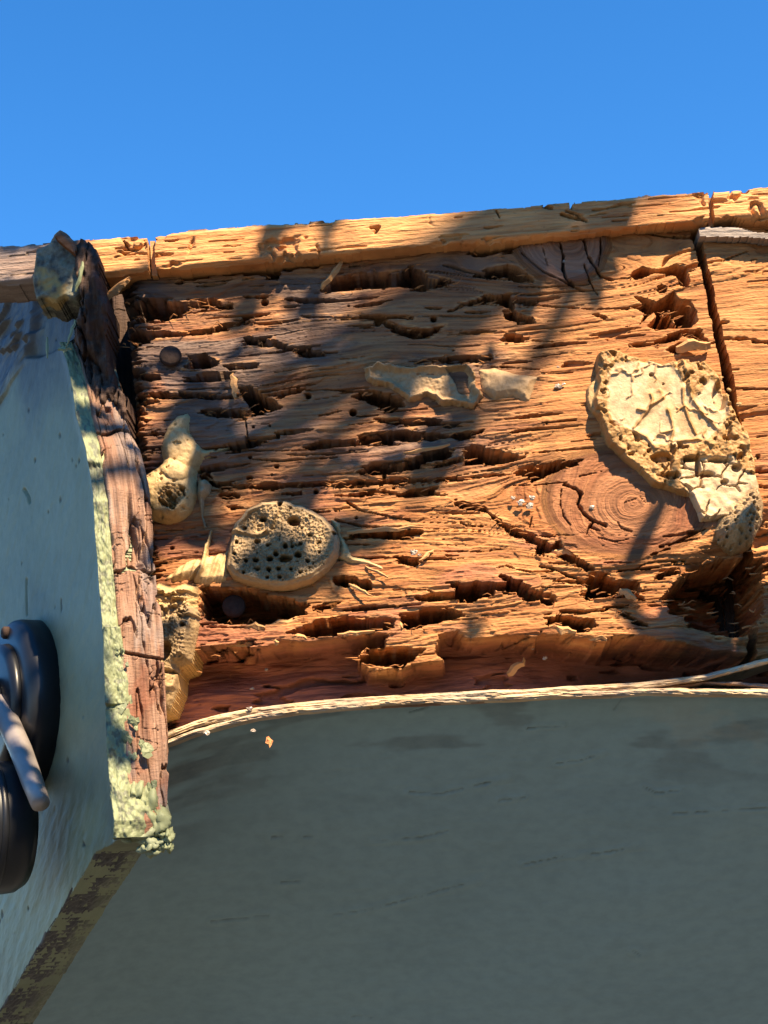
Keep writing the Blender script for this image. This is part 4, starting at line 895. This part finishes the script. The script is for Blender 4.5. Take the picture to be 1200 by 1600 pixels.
# ------------------------------------------------------------------ foam
def pores(px, py, sx, amp, seed=0, th=.25):
    d1, d2 = cells(px / sx, py / sx, seed); return -amp * (1 - sst(th * .5, th, d1)) * (_T[(np.floor(px / sx * 2).astype(int)) & 511, 3] * .5 + .6)
def cellular(px, py, sx, amp, seed=0):
    d1, d2 = cells(px / sx + .3 * fbm(px * .05, py * .05, seed), py / sx, seed); return amp * (1 - sst(0, .22, d2 - d1)) - amp * .5
def pack(h, px, py, u, r=None, g=None):
    mk = np.zeros((len(px), 4)); mk[:, 3] = 1
    if r is not None: mk[:, 0] = np.clip(r, 0, 1)
    if g is not None: mk[:, 1] = np.clip(g, 0, 1)
    return h * MM, mk, np.stack([px * .0003, py * .0003, u * 0], -1)
def foam(name, label, x, y): 
    e = empty(name, tuple(BP.pt(x, y))); tag(e, label, "foam"); return e

# large sheet of foam at the right
BF = Z('H', (393, 95), (470, 78), (560, 112), (700, 142), (770, 126), (900, 136), (965, 190), (1012, 290), (1062, 400), (1112, 490), (1152, 650), (1178, 800), (1150, 880), (1000, 890), (940, 900), (868, 900), (850, 850), (820, 790), (740, 772), (640, 735), (560, 655), (440, 545), (400, 425), (338, 372), (328, 262), (378, 200))
INN = Z('H', (440, 210), (480, 160), (600, 155), (700, 150), (760, 195), (810, 280), (840, 330), (920, 230), (990, 300), (1010, 400), (960, 470), (880, 540), (760, 545), (700, 548), (640, 545), (560, 480), (480, 450), (440, 380), (435, 290))
LWP = Z('H', (780, 620), (880, 600), (1030, 590), (1060, 650), (1140, 680), (1165, 800), (1130, 870), (1010, 885), (940, 905), (868, 905), (850, 850), (820, 780), (770, 700))
FOLDS = [Z('H', (560, 470), (585, 440), (610, 405), (640, 365), (700, 325)), Z('H', (640, 310), (650, 335), (640, 365)), Z('H', (580, 380), (610, 388)), Z('H', (720, 385), (740, 440), (745, 480), (730, 545)), Z('H', (770, 128), (795, 180), (815, 250), (830, 330)),
         Z('H', (790, 285), (790, 340), (815, 420), (850, 495)), Z('H', (840, 340), (880, 400), (925, 440), (965, 490)), Z('H', (560, 480), (620, 510), (660, 560)), Z('H', (770, 530), (860, 520), (920, 545)), Z('H', (690, 490), (740, 480))]
PITS = [('H', 700, 605, 55, 24, 7), ('H', 735, 690, 40, 17, 6), ('H', 965, 310, 38, 85, 9), ('H', 825, 612, 35, 14, 7), ('H', 992, 515, 20, 16, 5), ('H', 860, 640, 14, 55, 9), ('H', 910, 680, 40, 14, 8), ('H', 960, 615, 60, 13, 7), ('H', 1040, 650, 22, 20, 7), ('H', 645, 218, 11, 9, 5), ('H', 832, 212, 10, 8, 4), ('H', 700, 262, 7, 6, 3), ('H', 1060, 600, 16, 20, 6), ('H', 985, 715, 20, 14, 5)]
def bigfoam(px, py, u, v):
    d_ = sdf(BF, px, py); inn = local(sdf, INN, px, py, 60, -60); lw = local(sdf, LWP, px, py, 60, -60)
    nz = fbm(px * .05, py * .05, 701, 4); vein = np.zeros(px.shape)
    rise = sst(0, 9, d_ + 7 * (nz - .5))
    im = sst(-3, 5, inn + 10 * (nz - .5)); lm = sst(-2, 4, lw + 6 * (nz - .5))
    crust = 10.5 + 5 * (fbm(px * .05, py * .05, 703, 4) - .5) + cellular(px, py, 6, .35, 3) + 2.6 * (fbm(px * .14, py * .14, 704, 4) - .5) - 4 * sst(.6, .68, fbm(px * .09, py * .09, 705, 3))
    skin = 8.2 + 2.6 * (fbm(px * .018, py * .018, 707, 3) - .5) + 1.3 * (fbm(px * .07 + py * .03, py * .018, 709, 3) - .5) + .5 * (fbm(px * .2 + py * .08, py * .05, 719, 2) - .5)
    for ln in FOLDS:
        dl = local(sdl, ln, px, py, 20, 60) + 3 * (fbm(px * .08, py * .08, 711, 2) - .5)
        vein = np.maximum(vein, 1 - sst(1, 4.5, dl)); skin += 1.7 * (1 - sst(0, 3.2, dl)) + .8 * (1 - sst(0, 12, dl)); crust += 1.2 * (1 - sst(0, 5, dl))
    v1, v2 = cells(px / 42 + 1.5 * fbm(px * .02, py * .02, 731), py / 46 + 1.5 * fbm(px * .02, py * .02, 733), 61)
    vn = (1 - sst(.0, .07, v2 - v1)) * sst(.42, .56, fbm(px * .03, py * .03, 735, 2)); skin += 1.3 * vn; vein = np.maximum(vein, vn * .8)
    d1, d2 = cells(px / 30 + 1.2 * fbm(px * .03, py * .03, 713), py / 24 + .8 * fbm(px * .03, py * .03, 714), 17)
    plate = 8.5 + 2.8 * (fbm(px * .03, py * .03, 715, 3) - .5) - 4.2 * (1 - sst(.02, .11, d2 - d1)) * sst(.35, .5, fbm(px * .03, py * .03, 723, 2)) + 4 * (fbm(px * .045, py * .05, 725, 3) - .5)
    h = crust * (1 - im) + skin * im; h = h * (1 - lm) + plate * lm
    for k, x, y, rx, ry, dep in PITS:
        x0, y0, s = ZF[k]; r = np.hypot((px - x0 - x / s) * s / rx, (py - y0 - y / s) * s / ry) + .5 * (nz - .5)
        h -= dep * (1 - sst(.65, 1.05, r))
    # flat flap at the far left that lies against the wood
    flap = sst(0, 6, local(sdf, Z('H', (320, 380), (320, 230), (395, 190), (415, 250), (390, 330), (400, 385)), px, py, 30, -30)); h = h * (1 - flap) + flap * (3.5 + 1.2 * nz)
    h = -4 + (h * .66 + 4) * rise
    return pack(h, px, py, u, .8 * lm + .5 * im + flap * .7, .8 * vein * im + .5 * sst(.58, .72, fbm(px * .02, py * .02, 727, 3)) * im + (1 - im) * (1 - lm) * (.35 + .5 * sst(.45, .6, fbm(px * .03, py * .03, 717))) * (1 - flap))
bf = foam("foam_sheet", "large cracked yellow foam sheet with crusty rim beside the slanted gap", 1040, 680)
relief("crusty_rim", BP, BF, bigfoam, .00036, -.012, M['foam_crust'], bf, splits=[("wrinkled_skin", INN, M['foam_skin'], 5), ("cracked_plates", LWP, M['foam_skin'], 5)])
BB = Z('H', (940, 935), (960, 870), (1010, 815), (1090, 730), (1150, 700), (1182, 800), (1180, 880), (1150, 940), (1130, 990), (1040, 1030), (965, 990))
def bulb_h(px, py, u, v):
    d_ = sdf(BB, px, py); h = -3 + 15 * np.sqrt(np.clip(d_ / 30, 0, 1)) * (.9 + .2 * fbm(px * .03, py * .03, 721)) + cellular(px, py, 4.5, .8, 21) + pores(px, py, 11, 2.5, 23, .3)
    return pack(h, px, py, u)
relief("foam_bulb", BP, BB, bulb_h, .0004, -.012, M['foam_grey'], bf)
# crumbs of foam down the gap
for i in range(12):
    f = i / 11; x = 1122 + 52 * f + rng.uniform(-8, 10); y = 588 + 130 * f + rng.uniform(-6, 6)
    blob_chip("foam_crumb", x, y, rng.uniform(.6, 1.5), M['foam_crust'], bf, rng.uniform(.001, .006), 800 + i, BP, 1.1)

# round cut disc of foam
DF = Z('E', (428, 700), (450, 600), (500, 535), (570, 503), (680, 498), (760, 522), (842, 568), (892, 630), (912, 682), (902, 742), (862, 802), (792, 852), (702, 882), (620, 884), (520, 864), (448, 838), (422, 790))
DPO = [(580, 585, 17, 13), (712, 600, 30, 20), (500, 622, 11, 8), (470, 690, 8, 9), (600, 700, 9, 7), (780, 660, 12, 8), (770, 770, 9, 8), (460, 740, 7, 6), (820, 690, 9, 7), (600, 840, 8, 6), (740, 820, 10, 7), (500, 820, 8, 6), (555, 682, 17, 13), (675, 705, 11, 14), (705, 705, 9, 9), (740, 695, 10, 8), (635, 738, 12, 11), (675, 762, 27, 17), (730, 745, 16, 15), (550, 765, 15, 11), (510, 768, 9, 9), (610, 760, 15, 13), (560, 805, 11, 9), (605, 805, 11, 9), (648, 803, 10, 9), (700, 805, 8, 7), (652, 838, 9, 7), (540, 715, 6, 5), (820, 735, 6, 5), (690, 760, 20, 8), (650, 520, 14, 20), (590, 640, 8, 6), (880, 648, 10, 8)]
def disc_h(px, py, u, v):
    d_ = sdf(DF, px, py); nz = fbm(px * .05, py * .05, 731, 3)
    ris = np.sqrt(np.clip((d_ + 5 * (nz - .5)) / 10, 0, 1)); h = -3 + 11.5 * ris
    h -= 1.5 * sst(4, 8, d_ + 4 * (nz - .5)) + 3 * (fbm(px * .02, py * .02, 733, 3) - .5) - .022 * (py - 850)
    inn = sst(8, 14, d_)
    pr = fbm(px * .16, py * .16, 737, 2); h += inn * (cellular(px, py, 6.5, .8, 31) + cellular(px, py, 3.4, .5, 33) - 2.0 * sst(.78, .83, pr) + 1.2 * (fbm(px * .12, py * .12, 735, 2) - .5) - 3.4 * (1 - sst(6, 40, np.hypot(px - 400, py - 826))) )
    h += 2.4 * (1 - sst(0, 5, local(sdl, Z('E', (430, 640), (470, 640), (540, 655), (600, 640), (640, 560)), px, py, 20, 60)))
    for x, y, rx, ry in DPO:
        x, y = 200 + x / 2.727, 600 + y / 2.727; r = np.hypot((px - x) * 2.727 / rx, (py - y) * 2.727 / ry) + .5 * (nz - .5); h -= 7.5 * (1 - sst(.65, 1.0, r))
    return pack(h, px, py, u, 1 - inn)
df = foam("foam_disc", "round sliced foam disc full of dark pores, left of centre", 440, 850)
relief("cut_face", BP, DF, disc_h, .00036, -.012, M['foam_grey'], df)
TL = Z('E', (852, 560), (905, 590), (912, 640), (945, 690), (965, 728), (1030, 742), (1105, 778), (1092, 812), (1020, 785), (950, 775), (890, 745), (900, 690), (885, 630))
def tail_h(px, py, u, v):
    d_ = sdf(TL, px, py); h = -3 + 5.2 * np.sqrt(np.clip(d_ / 9, 0, 1)) + 2.5 * (fbm(px * .03, py * .12, 741, 3) - .5); return pack(h, px, py, u, np.ones(len(px)) * .8)
relief("foam_tail", BP, TL, tail_h, .0004, -.01, M['foam'], df)
WB = Z('E', (150, 832), (200, 780), (280, 740), (310, 745), (328, 680), (350, 620), (362, 622), (352, 680), (345, 730), (400, 715), (435, 690), (432, 760), (440, 842), (400, 858), (310, 866), (270, 838), (220, 850), (185, 848))
def web_h(px, py, u, v):
    d_ = sdf(WB, px, py); st = fbm((px + .35 * py) * .16, py * .015, 751, 3)
    h = -3 + 5.0 * np.sqrt(np.clip(d_ / 14, 0, 1)) + 3.2 * (st - .5) + 3.0 * (1 - sst(0, 4, local(sdl, Z('E', (355, 625), (335, 700), (318, 790), (285, 850)), px, py, 20, 60))) + 2.5 * (1 - sst(0, 3, local(sdl, Z('E', (325, 640), (330, 690), (310, 780), (265, 835)), px, py, 20, 60)))
    return pack(h, px, py, u, np.ones(len(px)) * .6)
relief("foam_web", BP, WB, web_h, .0004, -.01, M['foam'], df, rag=2)
# horned bulb of foam
HB = Z('E', (258, 123), (276, 150), (272, 210), (292, 250), (332, 275), (440, 262), (405, 290), (325, 332), (298, 370), (292, 420), (302, 480), (282, 548), (232, 588), (170, 602), (100, 588), (63, 540), (48, 450), (60, 402), (110, 372), (150, 350), (138, 270), (168, 190), (210, 140))
def horn_h(px, py, u, v):
    d_ = sdf(HB, px, py); nz = fbm(px * .04, py * .04, 761, 3)
    big = np.clip(1 - np.hypot((px - 263) / 46, (py - 772) / 48) ** 2, 0, 1) ** .5; topb = np.clip(1 - np.hypot((px - 280) / 36, (py - 700) / 60) ** 2, 0, 1) ** .5
    h = -3 + 6.5 * np.sqrt(np.clip(d_ / 14, 0, 1)) + 7 * big + 3.5 * topb + 2.0 * (nz - .5)
    cut = sst(0, .3, 1 + .9 * (nz - .5) - np.hypot((px - 274) / 28, (py - 784 + .35 * (px - 274)) / 19)); h += cut * (-.6 + cellular(px, py, 7, 1.4, 41) - 4 * sst(.56, .64, fbm(px * .13, py * .13, 765, 3))) - (1 - cut) * 1.2 * sst(.72, .78, fbm(px * .10, py * .10, 767, 3))
    h += .5 * (fbm(px * .2, py * .2, 763, 2) - .5)
    return pack(h, px, py, u, (1 - cut) * .7, cut * .5)
hb = foam("foam_bulb", "yellow horned foam bulb above the pored disc at left", 265, 750)
relief("bulb_skin", BP, HB, horn_h, .00036, -.012, M['foam'], hb)
SB = Z('E', (296, 410), (330, 402), (358, 430), (352, 470), (330, 500), (322, 560), (335, 610), (325, 625), (312, 570), (300, 500), (290, 470))
def bead_h(px, py, u, v):
    d_ = sdf(SB, px, py); return pack(-3 + 8.5 * np.sqrt(np.clip(d_ / 9, 0, 1)) + 1.5 * (fbm(px * .06, py * .06, 771, 3) - .5), px, py, u, np.ones(len(px)) * .9)
sb = foam("foam_drip", "small grey foam bead with a drip hanging beside the horned bulb", 318, 770)
relief("bead_skin", BP, SB, bead_h, .0004, -.01, M['foam_grey'], sb)
# block of foam in the lower left corner
LB = Z('J', (98, 212), (150, 180), (220, 202), (270, 183), (332, 200), (338, 290), (352, 350), (325, 452), (302, 560), (242, 582), (240, 680), (203, 782), (130, 795), (103, 700), (92, 560), (88, 400), (100, 300))
def block_h(px, py, u, v):
    d_ = sdf(LB, px, py); nz = fbm(px * .05, py * .05, 781, 4)
    h = -3 + 14 * np.sqrt(np.clip(d_ / 16, 0, 1)) + 2.5 * (nz - .5) + cellular(px, py, 6, .9, 51) - 3 * sst(930, 935, py) * (1 - sst(.50, .62, fbm(px * .09, py * .16, 783, 3))) * (1 - sst(965, 985, py))
    for x, y, rx, ry, dep in ((180, 520, 34, 44, 8), (205, 612, 40, 12, 6), (150, 660, 16, 30, 4), (130, 440, 14, 12, 3), (270, 400, 16, 12, 4)):
        r = np.hypot((px - 200 - x / 3) * 3 / rx, (py - 850 - y / 3) * 3 / ry) + .6 * (nz - .5); h -= dep * (1 - sst(.6, 1.05, r))
    h += 3 * (1 - sst(0, 5, local(sdl, Z('J', (150, 640), (190, 690), (220, 680), (235, 620)), px, py, 20, 60)))
    low_ = sst(950, 1010, py); return pack(h, px, py, u, .4 * (1 - low_))
lb = foam("foam_block", "crumbly foam block in the lower left corner below the disc", 270, 1000)
relief("block_face", BP, LB, block_h, .0004, -.03, M['foam'], lb, splits=[("weathered_lower_face", Z('J', (60, 340), (340, 300), (360, 420), (300, 820), (80, 820)), M['foam_grey'], 20)])
# film of foam across the middle
FI = Z('B', (533, 840), (600, 816), (700, 828), (760, 818), (880, 833), (1000, 822), (1045, 870), (1038, 920), (1075, 972), (1035, 1030), (960, 1024), (880, 1008), (810, 983), (740, 1008), (690, 962), (620, 932), (540, 912))
def film_h(px, py, u, v):
    d_ = sdf(FI, px, py); nz = fbm(px * .06, py * .06, 791, 4)
    h = -2 + 6.0 * sst(0, 9, d_ + 12 * (nz - .5)) - 3.0 * sst(6, 16, d_ + 9 * (nz - .5)) + 1.2 * (fbm(px * .2, py * .2, 797, 3) - .5) + 2 * (fbm(px * .02, py * .04, 793, 3) - .5) + 2.5 * (nz - .5) * (1 - sst(8, 18, d_))
    h -= 2.5 * sst(0, 4, local(sdf, Z('B', (900, 850), (1000, 840), (1035, 900), (1010, 980), (960, 960), (930, 900)), px, py, 20, -20) + 8 * (nz - .5))
    return pack(h, px, py, u, sst(6, 14, d_))
fi = foam("foam_film", "thin greyish foam film with ragged rim across the middle of the beam", 660, 600)
relief("film_skin", BP, FI, film_h, .00036, -.006, M['film'], fi, rag=6)
WG = [(746, 576), (772, 573), (812, 584), (838, 586), (850, 580), (838, 600), (830, 628), (822, 633), (802, 622), (772, 627), (752, 612)]
def wing_h(px, py, u, v):
    d_ = sdf(WG, px, py); return pack(-2 + 4.6 * np.sqrt(np.clip(d_ / 12, 0, 1)) + 2.2 * (fbm(px * .05, py * .05, 795, 3) - .5), px, py, u, np.ones(len(px)))
relief("film_wing", BP, WG, wing_h, .0004, -.006, M['film'], fi, rag=4)

# ------------------------------------------------------------------ lamp on the side fascia
lamp = empty("outdoor_lamp", tuple(FP.pt(25, 1110))); tag(lamp, "black outdoor lamp with round base plate screwed to the left fascia", "lamp")
c0 = FP.pt(52, 1105)
R_ = .0415
V, Fc = lathe([(R_, -.002), (R_, .008), (R_ * .985, .0105), (R_ * .93, .0128), (R_ * .80, .0140), (R_ * .3, .0145)], NF, c0, 72); mesh("base_plate", V, Fc, M['black'], lamp, True)
V, Fc = lathe([(R_ * .72, .0138), (R_ * .70, .0175), (R_ * .6, .0185), (R_ * .2, .019)], NF, c0, 60); mesh("cover_cap", V, Fc, M['black'], lamp, True)
V, Fc = tube([c0 + NF * .012, c0 + NF * .040, c0 + NF * .055 + np.array([0, 0, -.012])], [.014, .014, .012], 24); mesh("swivel_arm", V, Fc, M['black'], lamp, True)
HP = Plane(FP.pt(28, 1105) + NF * .018, FP.E1, FP.E2)
if HP.N @ NF < 0: HP.N = -HP.N
hc = HP.pt(20, 1292)
V, Fc = lathe([(.026, -.004), (.0285, .0), (.0290, .004), (.0290, .018), (.0283, .0215), (.0262, .0242), (.0235, .0250), (.0225, .0238), (.004, .0236)], HP.N, hc, 64); hd = mesh("lamp_head", V, Fc, M['black'], lamp, True)
V, Fc = lathe([(.0292, .0095), (.0298, .0100), (.0298, .0120), (.0292, .0125)], HP.N, hc, 64); mesh("rim_band", V, Fc, M['black'], hd, True)
# worn metal bracket edge running diagonally over the head
V, Fc = tube([HP.pt(-60, 1010, .001), HP.pt(-10, 1076, .001), HP.pt(12, 1118, .001), HP.pt(36, 1172, .001), HP.pt(56, 1226, .001), HP.pt(67, 1256, .001)], [.0052, .0052, .0052, .0050, .0046, .004], 16)
mesh("bracket_bar", V, Fc, M['bezel'], lamp, True)
V, Fc = lathe([(.0150, .0230), (.0150, .0262), (.0138, .0275), (.003, .0278)], HP.N, hc, 48); mesh("round_boss", V, Fc, M['black'], hd, True)
for a_ in (.4, 1.97, 3.54, 5.11):
    q = hc + HP.E1 * math.cos(a_) * .0188 + HP.E2 * math.sin(a_) * .0188
    V, Fc = lathe([(.0026, .0235), (.0026, .0258), (.0021, .0265), (.0005, .0266)], HP.N, q, 18); mesh("screw", V, Fc, M['nail'], hd, True)
for a_ in (.9, 2.6):
    q = c0 + FP.E1 * math.cos(a_) * .035 + FP.E2 * math.sin(a_) * .035
    V, Fc = lathe([(.0030, .0118), (.0030, .0152), (.0024, .0160), (.0005, .0161)], NF, q, 18); mesh("screw", V, Fc, M['nail'], lamp, True)

# ------------------------------------------------------------------ tree whose leaves throw the dappled shade (stands to the right, toward the sun)
SHADE = [[(-340, 300), (130, 360), (250, 380), (330, 350), (560, 335), (640, 345), (860, 330), (900, 420), (960, 470), (850, 520), (860, 620), (760, 650), (730, 720), (660, 800), (620, 860), (560, 900), (560, 985), (480, 1000), (330, 1010), (150, 1120), (150, 1500), (-340, 1540)],
         [(925, 320), (985, 312), (975, 375), (985, 440), (900, 470), (850, 440), (870, 390)], [(660, 1030), (820, 1030), (815, 1120), (650, 1120)], [(730, 945), (840, 955), (830, 1000), (740, 1000)], [(1450, 820), (1180, 850), (1120, 868), (1068, 895), (1040, 930), (1018, 970), (1012, 1010), (960, 1040), (950, 1130), (1450, 1130)], [(420, 1060), (200, 1150), (200, 1240), (330, 1180)]]
LIT = [(843, 381, 62, 34), (168, 443, 60, 35), (263, 428, 70, 32), (363, 418, 26, 20), (453, 435, 34, 16), (588, 408, 60, 30), (728, 393, 130, 30), (668, 405, 60, 25), (320, 448, 80, 11), (245, 455, 40, 10), (315, 490, 48, 14), (335, 530, 40, 16), (425, 500, 24, 36), (470, 522, 24, 22), (525, 463, 24, 20), (585, 478, 16, 12), (535, 540, 24, 9), (675, 398, 34, 16), (740, 408, 24, 14), (695, 470, 36, 30), (735, 520, 26, 42), (662, 535, 22, 12), (415, 595, 62, 40), (480, 645, 38, 30), (405, 660, 42, 30), (430, 710, 38, 40), (420, 750, 24, 14), (535, 768, 40, 24), (500, 700, 26, 22), (672, 596, 24, 18), (790, 672, 48, 44), (800, 600, 34, 20), (249, 742, 40, 52), (239, 837, 44, 34), (285, 880, 44, 26), (335, 890, 36, 24), (414, 852, 34, 14), (249, 987, 44, 34), (570, 885, 34, 16), (57, 758, 20, 40), (67, 888, 24, 70), (82, 998, 30, 60), (117, 948, 42, 70), (122, 1098, 40, 80), (112, 1248, 36, 110), (142, 1388, 40, 60), (167, 1458, 40, 36), (500, 960, 60, 22), (440, 985, 60, 12), (450, 1105, 170, 22), (590, 700, 20, 16), (600, 770, 26, 20), (330, 590, 20, 14), (560, 600, 22, 16), (240, 545, 24, 12), (880, 480, 24, 16), (820, 560, 30, 26), (610, 440, 20, 12), (785, 470, 22, 16), (370, 820, 14, 12), (480, 880, 12, 14), (250, 600, 18, 8), (540, 640, 18, 16), (640, 690, 24, 10)]
gs = 4; gx_ = np.arange(-360, 1704, gs); gy_ = np.arange(260, 1560, gs); GX, GY = np.meshgrid(gx_, gy_)
want = np.zeros(GX.shape, bool)
jn = fbm(GX * .022, GY * .022, 911, 3) - .5
for p in SHADE: want |= sdf(p, GX.astype(float), GY.astype(float)) > 90 * jn * (GX > 480) * (GX < 980)
keepout = ~want | ((fbm(GX * .026, GY * .026, 915, 2) > .655) & (GX < 1000))
for cx, cy, rx, ry in LIT: keepout |= np.hypot((GX - cx) / (rx * .98), (GY - cy) / (ry * .98)) < 1
want &= ~keepout
forbid = keepout.copy()
cover = np.zeros(GX.shape, bool)
lr = random.Random(5); LV = []; LF = []; ncand = 0; cen = []
S_ = SUN; A1 = np.cross(S_, (0, 0, 1.0)); A1 /= np.linalg.norm(A1); A2 = np.cross(A1, S_)
wy_, wx_ = np.nonzero(want)
for it in range(20000):
    k = lr.randrange(len(wx_)); 
    if cover[wy_[k], wx_[k]] and lr.random() < .9: continue
    px, py = GX[wy_[k], wx_[k]], GY[wy_[k], wx_[k]]
    near = px > 1000 and py > 820  # close leaves added in place of an unseen nearer thing shading this corner
    t = lr.uniform(.22, .32) if near else lr.uniform(.42, .75)
    Ln = lr.uniform(.016, .036) if it < 4000 else lr.uniform(.007, .020); Wd = Ln * lr.uniform(.38, .6); ang = lr.uniform(0, 6.283)
    c = BP.pt(px, py); o1 = math.cos(ang) * A1 + math.sin(ang) * A2; o2 = -math.sin(ang) * A1 + math.cos(ang) * A2
    prof = [(-.5, 0), (-.3, .36), (0, .5), (.28, .34), (.5, 0), (.28, -.34), (0, -.5), (-.3, -.36)]
    foot = [c + o1 * a * Ln + o2 * b_ * Wd for a, b_ in prof]
    fw = np.array([q - S_ * (q[1] / S_[1]) for q in foot]); fx, fy = proj(fw)
    ix0, ix1 = int((fx.min() + 360) // gs), int((fx.max() + 360) // gs) + 1; iy0, iy1 = int((fy.min() - 260) // gs), int((fy.max() - 260) // gs) + 1
    if ix0 < 0 or iy0 < 0 or ix1 >= GX.shape[1] or iy1 >= GX.shape[0]: continue
    sx, sy = GX[iy0:iy1, ix0:ix1].astype(float), GY[iy0:iy1, ix0:ix1].astype(float)
    ins = sdf(list(zip(fx, fy)), sx, sy) > 0; tot = ins.sum()
    if tot == 0: continue
    if (ins & forbid[iy0:iy1, ix0:ix1]).sum() > .07 * tot: continue
    if (ins & ~cover[iy0:iy1, ix0:ix1]).sum() < (.12 if it < 9000 else .04) * tot: continue
    cover[iy0:iy1, ix0:ix1] |= ins
    tl1, tl2 = lr.uniform(-.5, .5), lr.uniform(-.5, .5); b0 = len(LV)
    for (a, b_), q in zip(prof, foot): LV.append(q + S_ * (t + tl1 * a * Ln + tl2 * b_ * Wd + abs(b_) * Wd * .25))
    LF.append(tuple(range(b0, b0 + 8))); cen.append(c + S_ * t)
cen = np.array(cen)
print("leaves", len(LF), "cover", (cover & want).sum() / want.sum())
tree = empty("overhanging_tree", (1.9, -1.5, -2.7)); tag(tree, "leafy tree overhanging the eaves and throwing dappled shade on the beam", "tree")
hub = np.array([1.45, -1.35, .7]); top = np.array([1.5, -1.5, 2.3])
trunk = [(1.95, -1.55, -2.7), (1.9, -1.5, -1.6), (1.78, -1.5, -.6), (1.62, -1.42, .2), tuple(hub), (1.4, -1.45, 1.5), (1.5, -1.5, 2.3)]
V, Fc = tube(trunk, [.14, .12, .10, .08, .06, .04, .015], 14); mesh("trunk", V, Fc, M['bark'], tree, True)
# limbs: reach from the trunk to clusters of leaves; twigs to the leaves
order = np.argsort(cen[:, 0] + .6 * cen[:, 2]); groups = np.array_split(order, 7)
def limb(name, pts, radii): V, Fc = tube(pts, radii, 8); mesh(name, V, Fc, M['bark'], tree, True)
for gi, gidx in enumerate(groups):
    cc = cen[gidx].mean(0) + S_ * .22
    midp = top * .45 + cc * .55 + np.array([0, -.05, .12])
    limb("limb", [top, top * .75 + cc * .25 + np.array([0, 0, .06]), midp, cc], [.016, .011, .008, .003])
# the two bare twigs whose shadows cross the knot and the roof board
def onbeam(px, py, t): return BP.pt(px, py) + S_ * t
limb("limb", [hub, onbeam(1500, 1050, .9), onbeam(1120, 960, .45), onbeam(1010, 985, .42), onbeam(972, 930, .42), onbeam(985, 885, .42), onbeam(1008, 835, .42), onbeam(1040, 778, .42)], [.012, .008, .0046, .0042, .0040, .0040, .0040, .002])
limb("limb", [top, onbeam(1010, 150, 1.2), onbeam(952, 318, 1.15), onbeam(930, 380, 1.15), onbeam(880, 480, 1.2), onbeam(820, 590, 1.25), onbeam(720, 670, 1.3), onbeam(640, 790, 1.3)], [.014, .009, .0075, .0065, .0055, .0045, .0040, .003])
me = bpy.data.meshes.new("foliage"); me.from_pydata([tuple(v) for v in LV], [], LF); me.update(); link("crown", me, M['leaf'], tree)
# the rest of the crown, above and behind
LV = []; LF = []; cr = random.Random(9)
for i in range(2600):
    a = cr.uniform(0, 6.283); e = cr.uniform(-.3, 1.4); r = cr.uniform(.25, .95)
    c = np.array([1.75, -1.75, 1.75]) + np.array([math.cos(a) * math.cos(e) * .8, math.sin(a) * math.cos(e) * .8, math.sin(e)]) * r
    # keep clear of the sunlit part of the wall
    foot_ = c - S_ * (c[1] / S_[1]); fx, fy = proj(foot_[None])
    if -250 < fx[0] < 1400 and 150 < fy[0] < 1400: continue
    o1 = np.array([cr.gauss(0, 1), cr.gauss(0, 1), cr.gauss(0, .6)]); o1 /= np.linalg.norm(o1); o2 = np.cross(o1, (cr.gauss(0, 1), cr.gauss(0, 1), 1)); o2 /= np.linalg.norm(o2)
    L_ = cr.uniform(.03, .06); b0 = len(LV)
    for x_, y_ in ((-.5, 0), (-.2, .3), (.2, .28), (.5, 0), (.2, -.28), (-.2, -.3)): LV.append(c + o1 * x_ * L_ + o2 * y_ * L_)
    LF.append(tuple(range(b0, b0 + 6)))
me = bpy.data.meshes.new("foliage"); me.from_pydata([tuple(v) for v in LV], [], LF); me.update(); link("crown", me, M['leaf'], tree)
